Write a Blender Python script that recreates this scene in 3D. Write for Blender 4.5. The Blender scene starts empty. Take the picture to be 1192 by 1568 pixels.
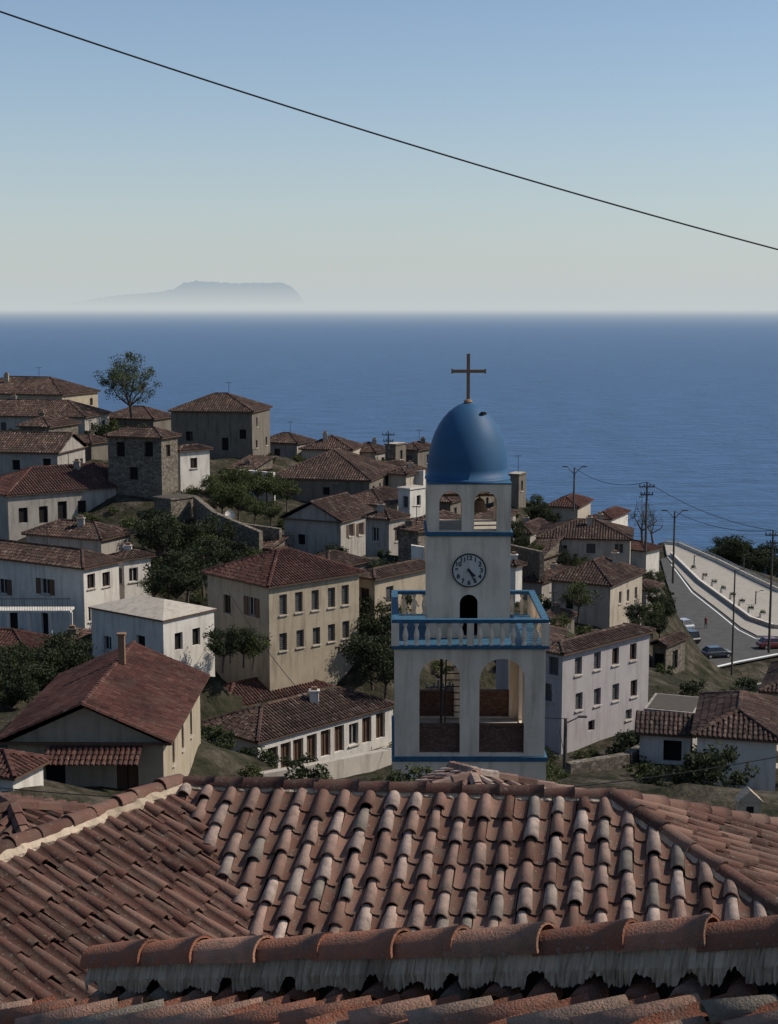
import bpy, math, random
import numpy as np
from mathutils import Vector, Matrix
random.seed(7); np.random.seed(7)
R=random.random
def ru(a,b): return a+(b-a)*random.random()
scene=bpy.context.scene
COL=scene.collection
# ---------------------------------------------------------------- camera
F=2277.0; PIT=math.radians(7.85); CP,SP=math.cos(PIT),math.sin(PIT)
cd=bpy.data.cameras.new("camera"); cam=bpy.data.objects.new("camera",cd); COL.objects.link(cam)
cd.sensor_fit='VERTICAL'; cd.sensor_height=24; cd.lens=12/(784/F)
cd.clip_start=0.1; cd.clip_end=900000
cam.location=(0,0,0); cam.rotation_euler=(math.radians(90)-PIT,0,0)
scene.camera=cam
# survey helper: bearing/elevation measured from the view point + distance north -> world coordinates
def P(u,v,D):
    a=(u-596)/F; b=(784-v)/F; k=D/(CP+b*SP)
    return Vector((a*k,D,k*(b*CP-SP)))
def G(u,v,z):
    a=(u-596)/F; b=(784-v)/F; k=z/(b*CP-SP)
    return Vector((a*k,k*(CP+b*SP),z))
def solve(Kp,d,u):
    s=(u-596)/F; dep=Kp.y*CP-Kp.z*SP
    den=d.x-s*d.y*CP
    return (s*dep-Kp.x)/den
# ---------------------------------------------------------------- materials
def newmat(name):
    m=bpy.data.materials.new(name); m.use_nodes=True
    nt=m.node_tree; return m,nt,nt.nodes["Principled BSDF"]
def N(nt,t,**k):
    n=nt.nodes.new(t)
    for a,b in k.items(): setattr(n,a,b)
    return n
def ramp(nt,stops):
    n=nt.nodes.new('ShaderNodeValToRGB'); cr=n.color_ramp
    while len(cr.elements)<len(stops): cr.elements.new(0.5)
    for e,(p,c) in zip(cr.elements,stops):
        e.position=p; e.color=(c[0],c[1],c[2],1)
    return n
def posmap(nt,scale=(1,1,1)):
    g=N(nt,'ShaderNodeNewGeometry'); m=N(nt,'ShaderNodeMapping'); m.inputs['Scale'].default_value=scale
    nt.links.new(g.outputs['Position'],m.inputs['Vector']); return m
def mixc(nt,fac,a,b,mode='MIX'):
    n=N(nt,'ShaderNodeMix',data_type='RGBA',blend_type=mode)
    if isinstance(fac,(int,float)): n.inputs[0].default_value=fac
    else: nt.links.new(fac,n.inputs[0])
    for i,x in ((6,a),(7,b)):
        if isinstance(x,(tuple,list)): n.inputs[i].default_value=(x[0],x[1],x[2],1)
        else: nt.links.new(x,n.inputs[i])
    return n.outputs[2]
def bump(nt,bsdf,h,s=0.3,d=0.05):
    b=N(nt,'ShaderNodeBump'); b.inputs['Strength'].default_value=s; b.inputs['Distance'].default_value=d
    nt.links.new(h,b.inputs['Height']); nt.links.new(b.outputs[0],bsdf.inputs['Normal'])
_pl={}
def plaster(name,col,dirt=(0.13,0.11,0.085),amt=0.6,bs_=0.35):
    if name in _pl: return _pl[name]
    m,nt,b=newmat(name)
    mp=posmap(nt); n1=N(nt,'ShaderNodeTexNoise'); n1.inputs['Scale'].default_value=0.7; n1.inputs['Detail'].default_value=8; n1.inputs['Roughness'].default_value=0.65
    nt.links.new(mp.outputs[0],n1.inputs['Vector'])
    r1=ramp(nt,[(0.42,(0,0,0)),(0.75,(1,1,1))]); nt.links.new(n1.outputs[0],r1.inputs[0])
    mp2=posmap(nt,(2.6,2.6,0.35)); n2=N(nt,'ShaderNodeTexNoise'); n2.inputs['Scale'].default_value=1.0; n2.inputs['Detail'].default_value=6
    nt.links.new(mp2.outputs[0],n2.inputs['Vector'])
    r2=ramp(nt,[(0.48,(0,0,0)),(0.76,(1,1,1))]); nt.links.new(n2.outputs[0],r2.inputs[0])
    m1=N(nt,'ShaderNodeMath',operation='MULTIPLY'); m1.inputs[1].default_value=amt; nt.links.new(r1.outputs[0],m1.inputs[0])
    m2=N(nt,'ShaderNodeMath',operation='MULTIPLY'); m2.inputs[1].default_value=amt*0.95; nt.links.new(r2.outputs[0],m2.inputs[0])
    c=mixc(nt,m1.outputs[0],col,tuple(0.5*x+0.5*y for x,y in zip(col,dirt)))
    c=mixc(nt,m2.outputs[0],c,dirt)
    nt.links.new(c,b.inputs['Base Color']); b.inputs['Roughness'].default_value=0.95; b.inputs['Specular IOR Level'].default_value=0.1
    n3=N(nt,'ShaderNodeTexNoise'); n3.inputs['Scale'].default_value=9; n3.inputs['Detail'].default_value=6; nt.links.new(mp.outputs[0],n3.inputs['Vector'])
    bump(nt,b,n3.outputs[0],bs_,0.04)
    _pl[name]=m; return m
def simple(name,col,rough=0.7,metal=0.0,var=0.25,sc=3.0,spec=0.3):
    if name in _pl: return _pl[name]
    m,nt,b=newmat(name); mp=posmap(nt); n1=N(nt,'ShaderNodeTexNoise'); n1.inputs['Scale'].default_value=sc; n1.inputs['Detail'].default_value=6
    nt.links.new(mp.outputs[0],n1.inputs['Vector'])
    c=mixc(nt,n1.outputs[0],tuple(x*(1-var) for x in col),tuple(min(1,x*(1+var)) for x in col))
    nt.links.new(c,b.inputs['Base Color']); b.inputs['Roughness'].default_value=rough; b.inputs['Metallic'].default_value=metal; b.inputs['Specular IOR Level'].default_value=spec
    _pl[name]=m; return m
def tilemat(name,stops,lich=0.5,nsc=3.0,bmp=0.3):
    m,nt,b=newmat(name)
    at=N(nt,'ShaderNodeAttribute',attribute_name='tint'); r=ramp(nt,stops); nt.links.new(at.outputs['Fac'],r.inputs[0])
    mp=posmap(nt); n1=N(nt,'ShaderNodeTexNoise'); n1.inputs['Scale'].default_value=nsc; n1.inputs['Detail'].default_value=10; n1.inputs['Roughness'].default_value=0.7
    nt.links.new(mp.outputs[0],n1.inputs['Vector'])
    r1=ramp(nt,[(0.45,(0,0,0)),(0.7,(1,1,1))]); nt.links.new(n1.outputs[0],r1.inputs[0])
    mm=N(nt,'ShaderNodeMath',operation='MULTIPLY'); mm.inputs[1].default_value=lich; nt.links.new(r1.outputs[0],mm.inputs[0])
    c=mixc(nt,mm.outputs[0],r.outputs[0],(0.12,0.10,0.078))
    n2=N(nt,'ShaderNodeTexNoise'); n2.inputs['Scale'].default_value=0.35; n2.inputs['Detail'].default_value=4; nt.links.new(mp.outputs[0],n2.inputs['Vector'])
    r2=ramp(nt,[(0.35,(0.62,0.62,0.62)),(0.7,(1.15,1.1,1.05))]); nt.links.new(n2.outputs[0],r2.inputs[0])
    c=mixc(nt,1.0,c,r2.outputs[0],'MULTIPLY')
    n4=N(nt,'ShaderNodeTexNoise'); n4.inputs['Scale'].default_value=nsc*4; n4.inputs['Detail'].default_value=6; nt.links.new(mp.outputs[0],n4.inputs['Vector'])
    r4=ramp(nt,[(0.62,(0,0,0)),(0.70,(1,1,1))]); nt.links.new(n4.outputs[0],r4.inputs[0])
    m4=N(nt,'ShaderNodeMath',operation='MULTIPLY'); m4.inputs[1].default_value=lich*0.5; nt.links.new(r4.outputs[0],m4.inputs[0])
    c=mixc(nt,m4.outputs[0],c,(0.32,0.28,0.23))
    nt.links.new(c,b.inputs['Base Color']); b.inputs['Roughness'].default_value=0.9; b.inputs['Specular IOR Level'].default_value=0.15
    n3=N(nt,'ShaderNodeTexNoise'); n3.inputs['Scale'].default_value=nsc*9; n3.inputs['Detail'].default_value=5; nt.links.new(mp.outputs[0],n3.inputs['Vector'])
    bump(nt,b,n3.outputs[0],bmp,0.012)
    return m
M_ROOF=tilemat('old_clay_roof_tiles',[(0.0,(0.042,0.028,0.023)),(0.4,(0.078,0.046,0.037)),(0.75,(0.115,0.07,0.056)),(1.0,(0.18,0.13,0.105))],0.55,1.2)
M_RED=tilemat('red_clay_roof_tiles',[(0.0,(0.066,0.03,0.025)),(0.5,(0.10,0.042,0.034)),(1.0,(0.14,0.066,0.051))],0.35,0.8)
M_FG=tilemat('weathered_barrel_tiles',[(0.0,(0.13,0.066,0.048)),(0.3,(0.25,0.142,0.107)),(0.6,(0.39,0.265,0.21)),(0.85,(0.52,0.405,0.34)),(1.0,(0.26,0.225,0.185))],0.75,7.0,0.7)
M_FGL=tilemat('red_barrel_tiles',[(0.0,(0.075,0.037,0.029)),(0.5,(0.145,0.072,0.054)),(1.0,(0.235,0.14,0.107))],0.65,6.0,0.6)
M_NEAR=tilemat('orange_barrel_tiles',[(0.0,(0.25,0.098,0.058)),(0.5,(0.34,0.155,0.098)),(0.85,(0.43,0.27,0.19)),(1.0,(0.27,0.22,0.165))],0.8,9.0,0.9)
M_UNDER=simple('roof_underlay',(0.03,0.023,0.018),0.95)
M_MORTAR=plaster('lime_mortar',(0.46,0.365,0.265),(0.15,0.11,0.075),0.9,1.0)
M_CREAM=plaster('cream_plaster',(0.42,0.355,0.28))
M_WHITE=plaster('white_plaster',(0.60,0.555,0.49),(0.22,0.185,0.14),0.55)
M_GREY=plaster('grey_plaster',(0.335,0.30,0.26),(0.12,0.10,0.08),0.7)
M_YEL=plaster('ochre_plaster',(0.37,0.305,0.22),(0.14,0.11,0.075),0.65)
M_DARKP=plaster('dark_old_plaster',(0.17,0.145,0.115),(0.07,0.058,0.045),0.8)
M_TOWER=plaster('tower_plaster',(0.74,0.60,0.455),(0.26,0.19,0.13),0.6)
M_LILAC=plaster('pale_lilac_plaster',(0.37,0.335,0.325),(0.17,0.145,0.125),0.5)
def stonemat(name,c1,c2,sc=2.2):
    m,nt,b=newmat(name); mp=posmap(nt,(1,1,1.7)); v=N(nt,'ShaderNodeTexVoronoi'); v.inputs['Scale'].default_value=sc
    v2=N(nt,'ShaderNodeTexVoronoi',feature='DISTANCE_TO_EDGE'); v2.inputs['Scale'].default_value=sc
    nt.links.new(mp.outputs[0],v.inputs['Vector']); nt.links.new(mp.outputs[0],v2.inputs['Vector'])
    sx=N(nt,'ShaderNodeSeparateColor'); nt.links.new(v.outputs['Color'],sx.inputs[0])
    c=mixc(nt,sx.outputs[0],c1,c2)
    r=ramp(nt,[(0.0,(0.4,0.4,0.4)),(0.07,(1,1,1))]); nt.links.new(v2.outputs['Distance'],r.inputs[0])
    c=mixc(nt,1.0,c,r.outputs[0],'MULTIPLY'); nt.links.new(c,b.inputs['Base Color']); b.inputs['Roughness'].default_value=0.95
    b.inputs['Specular IOR Level'].default_value=0.1
    bump(nt,b,r.outputs[0],0.5,0.05); return m
M_STONE=stonemat('rubble_stone',(0.10,0.085,0.066),(0.22,0.185,0.145),3.2)
M_GLASS=simple('dark_window_glass',(0.018,0.02,0.024),0.25,0,0.2,3,0.5)
M_HOLE=simple('dark_interior',(0.012,0.011,0.010),1.0)
M_FRAME=simple('window_frame_white',(0.42,0.39,0.35),0.6)
M_BROWN=simple('brown_wood',(0.10,0.055,0.032),0.7)
M_SHUT=simple('grey_shutter',(0.085,0.08,0.075),0.7)
M_IRON=simple('dark_iron',(0.03,0.03,0.032),0.6,0.3)
M_POLE=simple('weathered_pole',(0.08,0.07,0.06),0.8)
M_BLUE=simple('blue_dome_paint',(0.02,0.075,0.155),0.6,0,0.25,1.6,0.3)
M_TRIM=simple('blue_trim_paint',(0.032,0.095,0.155),0.75,0,0.6,5)
M_CONC=plaster('pale_concrete',(0.42,0.37,0.305),(0.18,0.15,0.12),0.6)
M_PAVE=plaster('promenade_paving',(0.36,0.325,0.275),(0.18,0.155,0.125),0.6)
M_DKCON=simple('dark_flat_roofing',(0.07,0.058,0.046),0.95)
M_ASPH=simple('asphalt',(0.085,0.082,0.078),0.95,0,0.3,0.8,0.1)
M_LINE=simple('white_road_paint',(0.7,0.7,0.68),0.8,0,0.15)
M_RUST=simple('rusty_brown_metal',(0.22,0.13,0.075),0.7,0.0,0.35,8)
M_PALE=simple('pale_metal',(0.45,0.45,0.44),0.5,0.2)
# ---------------------------------------------------------------- mesh builder
class MB:
    def __init__(s): s.v=[];s.f=[];s.m=[];s.t=[]
    def add(s,vs,fs,mat=0,tint=0.5):
        o=len(s.v); s.v.extend([tuple(x) for x in vs])
        for f in fs: s.f.append(tuple(i+o for i in f)); s.m.append(mat); s.t.append(tint)
    def box(s,o,a,b,c,mat=0,tint=0.5):
        o=Vector(o);a=Vector(a);b=Vector(b);c=Vector(c)
        vs=[o,o+a,o+a+b,o+b,o+c,o+a+c,o+a+b+c,o+b+c]
        fs=[(0,3,2,1),(4,5,6,7),(0,1,5,4),(1,2,6,5),(2,3,7,6),(3,0,4,7)]
        s.add(vs,fs,mat,tint)
    def cbox(s,c,x,y,z,mat=0,rot=0.0):
        c=Vector(c); ca,sa=math.cos(rot),math.sin(rot)
        a=Vector((ca*x,sa*x,0)); b=Vector((-sa*y,ca*y,0)); d=Vector((0,0,z))
        s.box(c-a/2-b/2-d/2,a,b,d,mat)
    def tube(s,p0,p1,r0,r1,seg=6,mat=0,cap=True):
        p0=Vector(p0);p1=Vector(p1); d=(p1-p0)
        if d.length<1e-6: return
        d.normalize(); t=Vector((0,0,1)) if abs(d.z)<0.9 else Vector((1,0,0))
        a=d.cross(t).normalized(); b=d.cross(a)
        vs=[];fs=[]
        for p,r in ((p0,r0),(p1,r1)):
            for i in range(seg):
                w=2*math.pi*i/seg; vs.append(p+a*math.cos(w)*r+b*math.sin(w)*r)
        for i in range(seg): j=(i+1)%seg; fs.append((i,j,seg+j,seg+i))
        if cap: fs.append(tuple(range(seg))[::-1]); fs.append(tuple(range(seg,2*seg)))
        s.add(vs,fs,mat)
    def lathe(s,c,prof,seg=12,mat=0):
        c=Vector(c);vs=[];fs=[]
        for r,z in prof:
            for i in range(seg):
                w=2*math.pi*i/seg; vs.append(c+Vector((r*math.cos(w),r*math.sin(w),z)))
        for k in range(len(prof)-1):
            for i in range(seg):
                j=(i+1)%seg; fs.append((k*seg+i,k*seg+j,(k+1)*seg+j,(k+1)*seg+i))
        s.add(vs,fs,mat)
    def build(s,name,mats,parent=None,origin=None,smooth=False):
        me=bpy.data.meshes.new(name)
        o=Vector(origin) if origin is not None else Vector((0,0,0))
        me.from_pydata([(x[0]-o.x,x[1]-o.y,x[2]-o.z) for x in s.v],[],s.f)
        for m in mats: me.materials.append(m)
        me.polygons.foreach_set('material_index',s.m)
        at=me.attributes.new('tint','FLOAT','FACE'); at.data.foreach_set('value',s.t)
        if smooth: me.polygons.foreach_set('use_smooth',[True]*len(s.f))
        me.update()
        ob=bpy.data.objects.new(name,me); COL.objects.link(ob)
        if parent is not None: ob.parent=parent
        else: ob.location=o
        return ob
def empty(name,loc):
    e=bpy.data.objects.new(name,None); e.empty_display_size=0.5; COL.objects.link(e); e.location=loc; return e
# ---------------------------------------------------------------- roof tiles
def tile_plane(mb,poly,down,sp=0.28,expo=0.42,rad=0.10,seg=3,mat=0,detail=False,jit=0.02,off=0.0,base=True,basemat=1,tbias=0.0,hf=0.75):
    poly=[Vector(p) for p in poly]; d=Vector(down).normalized()
    n=Vector((0,0,0))
    for i in range(1,len(poly)-1): n+=(poly[i]-poly[0]).cross(poly[i+1]-poly[0])
    n.normalize()
    if n.z<0: n=-n
    d=(d-n*d.dot(n)).normalized(); s=n.cross(d).normalized(); o=poly[0]
    q=[((p-o).dot(s),(p-o).dot(d)) for p in poly]
    if base: mb.add([p+n*0.0 for p in poly],[tuple(range(len(poly)))],basemat,0.3)
    amin=min(a for a,b in q); amax=max(a for a,b in q)
    na=max(1,int((amax-amin)/sp)); spp=(amax-amin)/na
    def cuts(ac):
        xs=[]
        for k in range(len(q)):
            (a0,b0),(a1,b1)=q[k],q[(k+1)%len(q)]
            if (a0-ac)*(a1-ac)<0: xs.append(b0+(b1-b0)*(ac-a0)/(a1-a0))
        xs.sort(); return xs
    for i in range(na):
        ac=amin+spp*(i+0.5)
        xs=cuts(ac); colsh=ru(-.012,.012) if detail else 0
        for k in range(0,len(xs)-1,2):
            b0,b1=xs[k],xs[k+1]
            if b1-b0<0.08: continue
            nt=max(1,int(round((b1-b0)/expo))); e=(b1-b0)/nt
            cph=ru(-0.3,0.3)*e if detail else 0
            for t in range(nt):
                ph=cph+(ru(-0.07,0.07)*e if detail else 0)
                bt=b0+e*t+(ph if t>0 else 0); bl=b0+e*(t+1)+(ph if t<nt-1 else 0)+0.08*e
                rr=rad*(ru(0.9,1.1) if detail else 1)
                ja=colsh+ru(-jit,jit); jb=ja+ru(-jit,jit)*0.9; tint=min(1,max(0,random.gauss(0.45+tbias,0.27)))
                up0=-0.012 if detail else 0.0; up1=0.03+ (ru(-0.008,0.016) if detail else 0)
                vs=[]
                for (bb,r,up,sh) in ((bt,rr*0.82,up0,ja),(bl,rr,up1,jb)):
                    for j in range(seg+1):
                        w=math.pi*j/seg
                        vs.append(o+s*(ac+sh-r*math.cos(w))+d*bb+n*(off+up+r*(1.0 if detail else hf)*math.sin(w)))
                fs=[(j,j+1,seg+1+j+1,seg+1+j) for j in range(seg)]
                if detail:
                    base_i=len(vs)
                    for j in range(seg+1):
                        w=math.pi*j/seg; r=rr-0.016
                        vs.append(o+s*(ac+jb-r*math.cos(w))+d*bl+n*(off+up1+r*1.0*math.sin(w)-0.002))
                    fs+=[(seg+1+j,seg+2+j,base_i+j+1,base_i+j) for j in range(seg)]
                    b2=len(vs)
                    for j in range(seg+1):
                        w=math.pi*j/seg; r=rr-0.018
                        vs.append(o+s*(ac+jb-r*math.cos(w))+d*(bl-0.12)+n*(off+up1-0.01+r*0.95*math.sin(w)))
                    fs+=[(base_i+j,base_i+j+1,b2+j+1,b2+j) for j in range(seg)]
                mb.add(vs,fs,mat,tint)
        if detail and i<na-1:
            ac2=ac+spp/2; xs=cuts(ac2)
            for k in range(0,len(xs)-1,2):
                b0,b1=xs[k],xs[k+1]; nt=max(1,int(round((b1-b0)/expo))); e=(b1-b0)/nt
                for t in range(nt):
                    vs=[]
                    for (bb,r,up) in ((b0+e*t,rad*1.0,0.0),(b0+e*(t+1)+0.05,rad*0.9,0.02)):
                        for j in range(5):
                            w=math.pi*j/4
                            vs.append(o+s*(ac2-r*math.cos(w))+d*bb+n*(off+up+0.035-r*0.5*math.sin(w)))
                    mb.add(vs,[(j,j+1,6+j,5+j) for j in range(4)],mat,min(1,max(0,random.gauss(0.02,0.12))))  # pans tinted darkest so the gaps between covers look shaded
def caps(mb,p0,p1,r=0.13,ln=0.42,seg=4,mat=0,up=0.02,detail=False,jit=0.0,tb=0.45,nrm=Vector((0,0,1))):
    p0=Vector(p0);p1=Vector(p1); d=p1-p0; Lg=d.length
    if Lg<0.1: return
    d.normalize(); s=d.cross(nrm).normalized(); u=s.cross(d).normalized()
    n=max(1,int(round(Lg/ln))); e=Lg/n; pos=[e*i+(ru(-.14,.14)*e if detail and 0<i<n else 0) for i in range(n+1)]
    for i in range(n):
        a=p0+d*pos[i]; b=p0+d*(pos[i+1]+0.05)
        ja=s*ru(-jit,jit)+u*ru(-jit,jit)*0.5; jb=s*ru(-jit,jit)+u*ru(-jit,jit)*0.5
        q=ru(0.9,1.1) if detail else 1
        vs=[]
        nr=4 if detail else 2
        for k in range(nr):
            f=k/(nr-1); c=a.lerp(b,f)+ja.lerp(jb,f); rr=r*q*(1.0+(-0.12)*f)
            for j in range(seg+1):
                w=math.pi*j/seg; vs.append(c+s*rr*math.cos(w)+u*(up+rr*0.9*math.sin(w)+(0.018*(1-f))))
        fs=[]
        for k in range(nr-1):
            fs+=[(k*(seg+1)+j,k*(seg+1)+j+1,(k+1)*(seg+1)+j+1,(k+1)*(seg+1)+j) for j in range(seg)]
        if detail:
            bi=len(vs)
            for j in range(seg+1):
                w=math.pi*j/seg; rr=r*q-0.018; vs.append(a+ja+s*rr*math.cos(w)+u*(up+rr*0.9*math.sin(w)+0.018))
            fs+=[(j,j+1,bi+j+1,bi+j) for j in range(seg)]
        mb.add(vs,fs,mat,min(1,max(0,random.gauss(tb,0.27))))
# ---------------------------------------------------------------- walls with real openings
def wall(mb,wb,o,ex,L,H,n,holes):
    o=Vector(o); ez=Vector((0,0,1))
    hs=[]
    for h in holes:
        x0,x1,z0,z1,k=h
        if x0<0.12 or x1>L-0.12 or z1>H-0.08 or z0<0.02: continue
        if any(not(x1<g[0]-0.01 or x0>g[1]+0.01 or z1<g[2] or z0>g[3]) for g in hs): continue
        hs.append(h)
    xs=sorted(set([0,L]+[h[0] for h in hs]+[h[1] for h in hs])); zs=sorted(set([0,H]+[h[2] for h in hs]+[h[3] for h in hs]))
    pt=lambda x,z,dn=0: o+ex*x+ez*z+n*dn
    for i in range(len(xs)-1):
        for j in range(len(zs)-1):
            cx=(xs[i]+xs[i+1])/2; cz=(zs[j]+zs[j+1])/2
            if any(h[0]<cx<h[1] and h[2]<cz<h[3] for h in hs): continue
            mb.add([pt(xs[i],zs[j]),pt(xs[i+1],zs[j]),pt(xs[i+1],zs[j+1]),pt(xs[i],zs[j+1])],[(0,1,2,3)])
    for x0,x1,z0,z1,k in hs:
        dp=-0.22
        c=[(x0,z0),(x1,z0),(x1,z1),(x0,z1)]
        for a in range(4):
            b=(a+1)%4
            mb.add([pt(*c[a]),pt(*c[b]),pt(*c[b],dp),pt(*c[a],dp)],[(0,1,2,3)])
        km={'g':0,'s':3,'d':2,'h':4,'b':0,'o':0}[k]
        wb.add([pt(*c[q],dp) for q in range(4)],[(0,1,2,3)],km)
        w=x1-x0;hh=z1-z0
        if k in 'gbo':
            fm=1 if k!='b' else 2
            t=0.06
            for (a,b,c2,d2) in ((x0,x0+t,z0,z1),(x1-t,x1,z0,z1),(x0+t,x1-t,z0,z0+t),(x0+t,x1-t,z1-t,z1),((x0+x1)/2-0.03,(x0+x1)/2+0.03,z0+t,z1-t)):
                wb.box(pt(a,c2,dp+0.01),ex*(b-a),ez*(d2-c2),n*0.05,fm)
        if k=='d':
            wb.box(pt((x0+x1)/2-0.02,z0,dp+0.01),ex*0.04,ez*hh,n*0.03,4)
        if k=='s':
            for q in range(int(hh/0.14)):
                wb.box(pt(x0+0.05,z0+0.04+q*0.14,dp+0.01),ex*(w-0.1),ez*0.06,n*0.03,3)
        if k=='o':
            for xx in (x0-w*0.5-0.03,x1+0.03):
                if xx>0 and xx+w*0.5<L: wb.box(pt(xx,z0,0.01),ex*(w*0.5),ez*hh,n*0.05,2)
        if k!='d' and k!='h':
            wb.box(pt(x0-0.08,z0-0.09,0.002),ex*(w+0.16),ez*0.08,n*0.10,5)
CTRL=[]
FOOT=[]
def autowin(L,H,kind=None,w=0.95,h=1.3,gap=2.9,top=0.75):
    out=[]; n=max(1,int((L-0.6)/gap)); st=max(1,int(round((H)/3.0)))
    for r in range(st):
        zt=H-top-r*2.9
        if zt-h<0.2: break
        for i in range(n):
            if R()<0.22: continue
            ww=w*ru(.75,1.05); hh=h*ru(.75,1.05)
            x=L*(i+0.5)/n+ru(-0.3,0.3)
            k=kind or random.choice('gghhsb')
            out.append((x-ww/2,x+ww/2,zt-hh,zt,k))
    return out
def house(name,uL,uK,uR,vE,vB,D,th,roof='hip',mat=None,rm=None,L1=None,L2=None,winL=None,winR=None,kind=None,pitch=0.42,chim=None,over=0.3,ctrl=True,ext=2.5,wk=None,flat_mat=None,ant=None):
    mat=mat or M_CREAM; rm=rm or M_ROOF
    if chim is None: chim=1 if (D>95 and R()<.45) else 0
    if ant is None: ant=(D>95 and R()<.3)
    K=P(uK,vE,D); t=math.radians(th)
    e1=Vector((-math.cos(t),math.sin(t),0)); e2=Vector((math.sin(t),math.cos(t),0))
    if L1 is None: L1=solve(K,e1,uL)
    if L2 is None: L2=solve(K,e2,uR)
    if L1<=0.5 or L1>30: L1=8
    if L2<=0.5 or L2>30: L2=8
    zb=P(uK,vB,D).z; H=K.z-zb; Hh=H+ext
    root=empty(name,K)
    mw=MB();ww=MB()
    bot=K-Vector((0,0,Hh))
    def pix(wins,ex):
        out=[]
        for (u,v,w,h,k) in wins:
            tt=solve(K,ex,u)
            for _ in range(2):
                p=K+ex*tt; z=P(u,v,p.y).z; Kz=K.copy(); Kz.z=z; tt=solve(Kz,ex,u)
            zz=z-bot.z; z1=min(zz+h/2,Hh-0.15)
            out.append((tt-w/2,tt+w/2,z1-h,z1,k))
        return out
    hl=pix(winL,e1) if winL is not None else [(a,b,c+ext,d+ext,k) for a,b,c,d,k in autowin(L1,H,wk)]
    hr=pix(winR,e2) if winR is not None else [(a,b,c+ext,d+ext,k) for a,b,c,d,k in autowin(L2,H,wk)]
    wall(mw,ww,bot,e1,L1,Hh,-e2,hl)
    wall(mw,ww,bot,e2,L2,Hh,-e1,hr)
    wall(mw,ww,bot+e1*L1,e2,L2,Hh,e1,[(a,b,c+ext,d+ext,k) for a,b,c,d,k in autowin(L2,H,wk)])
    wall(mw,ww,bot+e2*L2,e1,L1,Hh,e2,[(a,b,c+ext,d+ext,k) for a,b,c,d,k in autowin(L1,H,wk)])
    for a,b in ((0,0),(L1,0),(0,L2),(L1,L2),(L1/2,L2/2)):
        q=K+e1*a+e2*b
        if ctrl: CTRL.append((q.x,q.y,zb-0.15))
    FOOT.append((K.x,K.y,e1.x,e1.y,e2.x,e2.y,L1,L2))
    rb=MB(); ov=over
    zt=Vector((0,0,1))
    c=[K-e1*ov-e2*ov, K+e1*(L1+ov)-e2*ov, K+e1*(L1+ov)+e2*(L2+ov), K-e1*ov+e2*(L2+ov)]
    A1=L1+2*ov; A2=L2+2*ov
    tk=zt*0.12
    sp=0.25 if D<125 else 0.30; ex_=0.40 if D<125 else 0.5
    if roof=='flat':
        rb.box(K-e1*0.12-e2*0.12+zt*0.003,e1*(L1+0.24),e2*(L2+0.24),zt*0.16,0)
        rb.box(K+e1*0.05+e2*0.05+zt*0.164,e1*(L1-0.1),e2*(L2-0.1),zt*0.02,1)
        rb.build('flat_roof',[mat,flat_mat or M_CONC],root,K)
    else:
        rb.add(c,[(0,1,2,3)],2)
        for i in range(4):
            j=(i+1)%4; rb.add([c[i],c[j],c[j]+tk,c[i]+tk],[(0,1,2,3)],2)
        c=[x+tk for x in c]
        def pl(poly,down):
            if rm is M_CONC: rb.add(poly,[tuple(range(len(poly)))],0)
            else: tile_plane(rb,poly,down,sp,ex_,sp*0.36,3,0,False,0.02)
        def cp(a,b):
            if rm is not M_CONC: caps(rb,a,b,0.14,0.45,3,0,0.02)
        if roof=='hip':
            dz=-zt*pitch
            if A1>=A2:
                hgt=pitch*A2/2; r0=c[0]+e1*A2/2+e2*A2/2+zt*hgt; r1=c[1]-e1*A2/2+e2*A2/2+zt*hgt
                pl([c[0],c[1],r1,r0],-e2+dz); pl([c[2],c[3],r0,r1],e2+dz)
                pl([c[3],c[0],r0],-e1+dz); pl([c[1],c[2],r1],e1+dz)
                for a,b in ((c[0],r0),(c[3],r0),(c[1],r1),(c[2],r1),(r0,r1)): cp(a,b)
            else:
                hgt=pitch*A1/2; r0=c[0]+e1*A1/2+e2*A1/2+zt*hgt; r1=c[3]+e1*A1/2-e2*A1/2+zt*hgt
                pl([c[3],c[0],r0,r1],-e1+dz); pl([c[1],c[2],r1,r0],e1+dz)
                pl([c[0],c[1],r0],-e2+dz); pl([c[2],c[3],r1],e2+dz)
                for a,b in ((c[0],r0),(c[1],r0),(c[2],r1),(c[3],r1),(r0,r1)): cp(a,b)
        elif roof=='gable1':
            hgt=pitch*A2/2; r0=c[0]+e2*A2/2+zt*hgt; r1=c[1]+e2*A2/2+zt*hgt; dz=-zt*pitch
            pl([c[0],c[1],r1,r0],-e2+dz); pl([c[2],c[3],r0,r1],e2+dz); cp(r0,r1); cp(c[0],r0)
            gh=pitch*L2/2+0.05
            for b in (K,K+e1*L1): mw.add([b,b+e2*L2,b+e2*L2/2+zt*gh],[(0,1,2)])
        elif roof=='gable2':
            hgt=pitch*A1/2; r0=c[0]+e1*A1/2+zt*hgt; r1=c[3]+e1*A1/2+zt*hgt; dz=-zt*pitch
            pl([c[3],c[0],r0,r1],-e1+dz); pl([c[1],c[2],r1,r0],e1+dz); cp(r0,r1); cp(c[0],r0); cp(c[1],r0)
            gh=pitch*L1/2+0.05
            for b in (K,K+e2*L2): mw.add([b,b+e1*L1,b+e1*L1/2+zt*gh],[(0,1,2)])
        elif roof=='shed':
            h2=zt*pitch*A2
            pl([c[0],c[1],c[2]+h2,c[3]+h2],-e2-zt*pitch)
            mw.add([K+e2*L2,K+e2*L2+e1*L1,K+e2*L2+e1*L1+zt*pitch*L2,K+e2*L2+zt*pitch*L2],[(0,1,2,3)])
            for b in (K,K+e1*L1): mw.add([b,b+e2*L2,b+e2*L2+zt*pitch*L2],[(0,1,2)])
        rb.build('tiled_roof',[rm,M_UNDER,M_BROWN],root,K)
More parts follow.
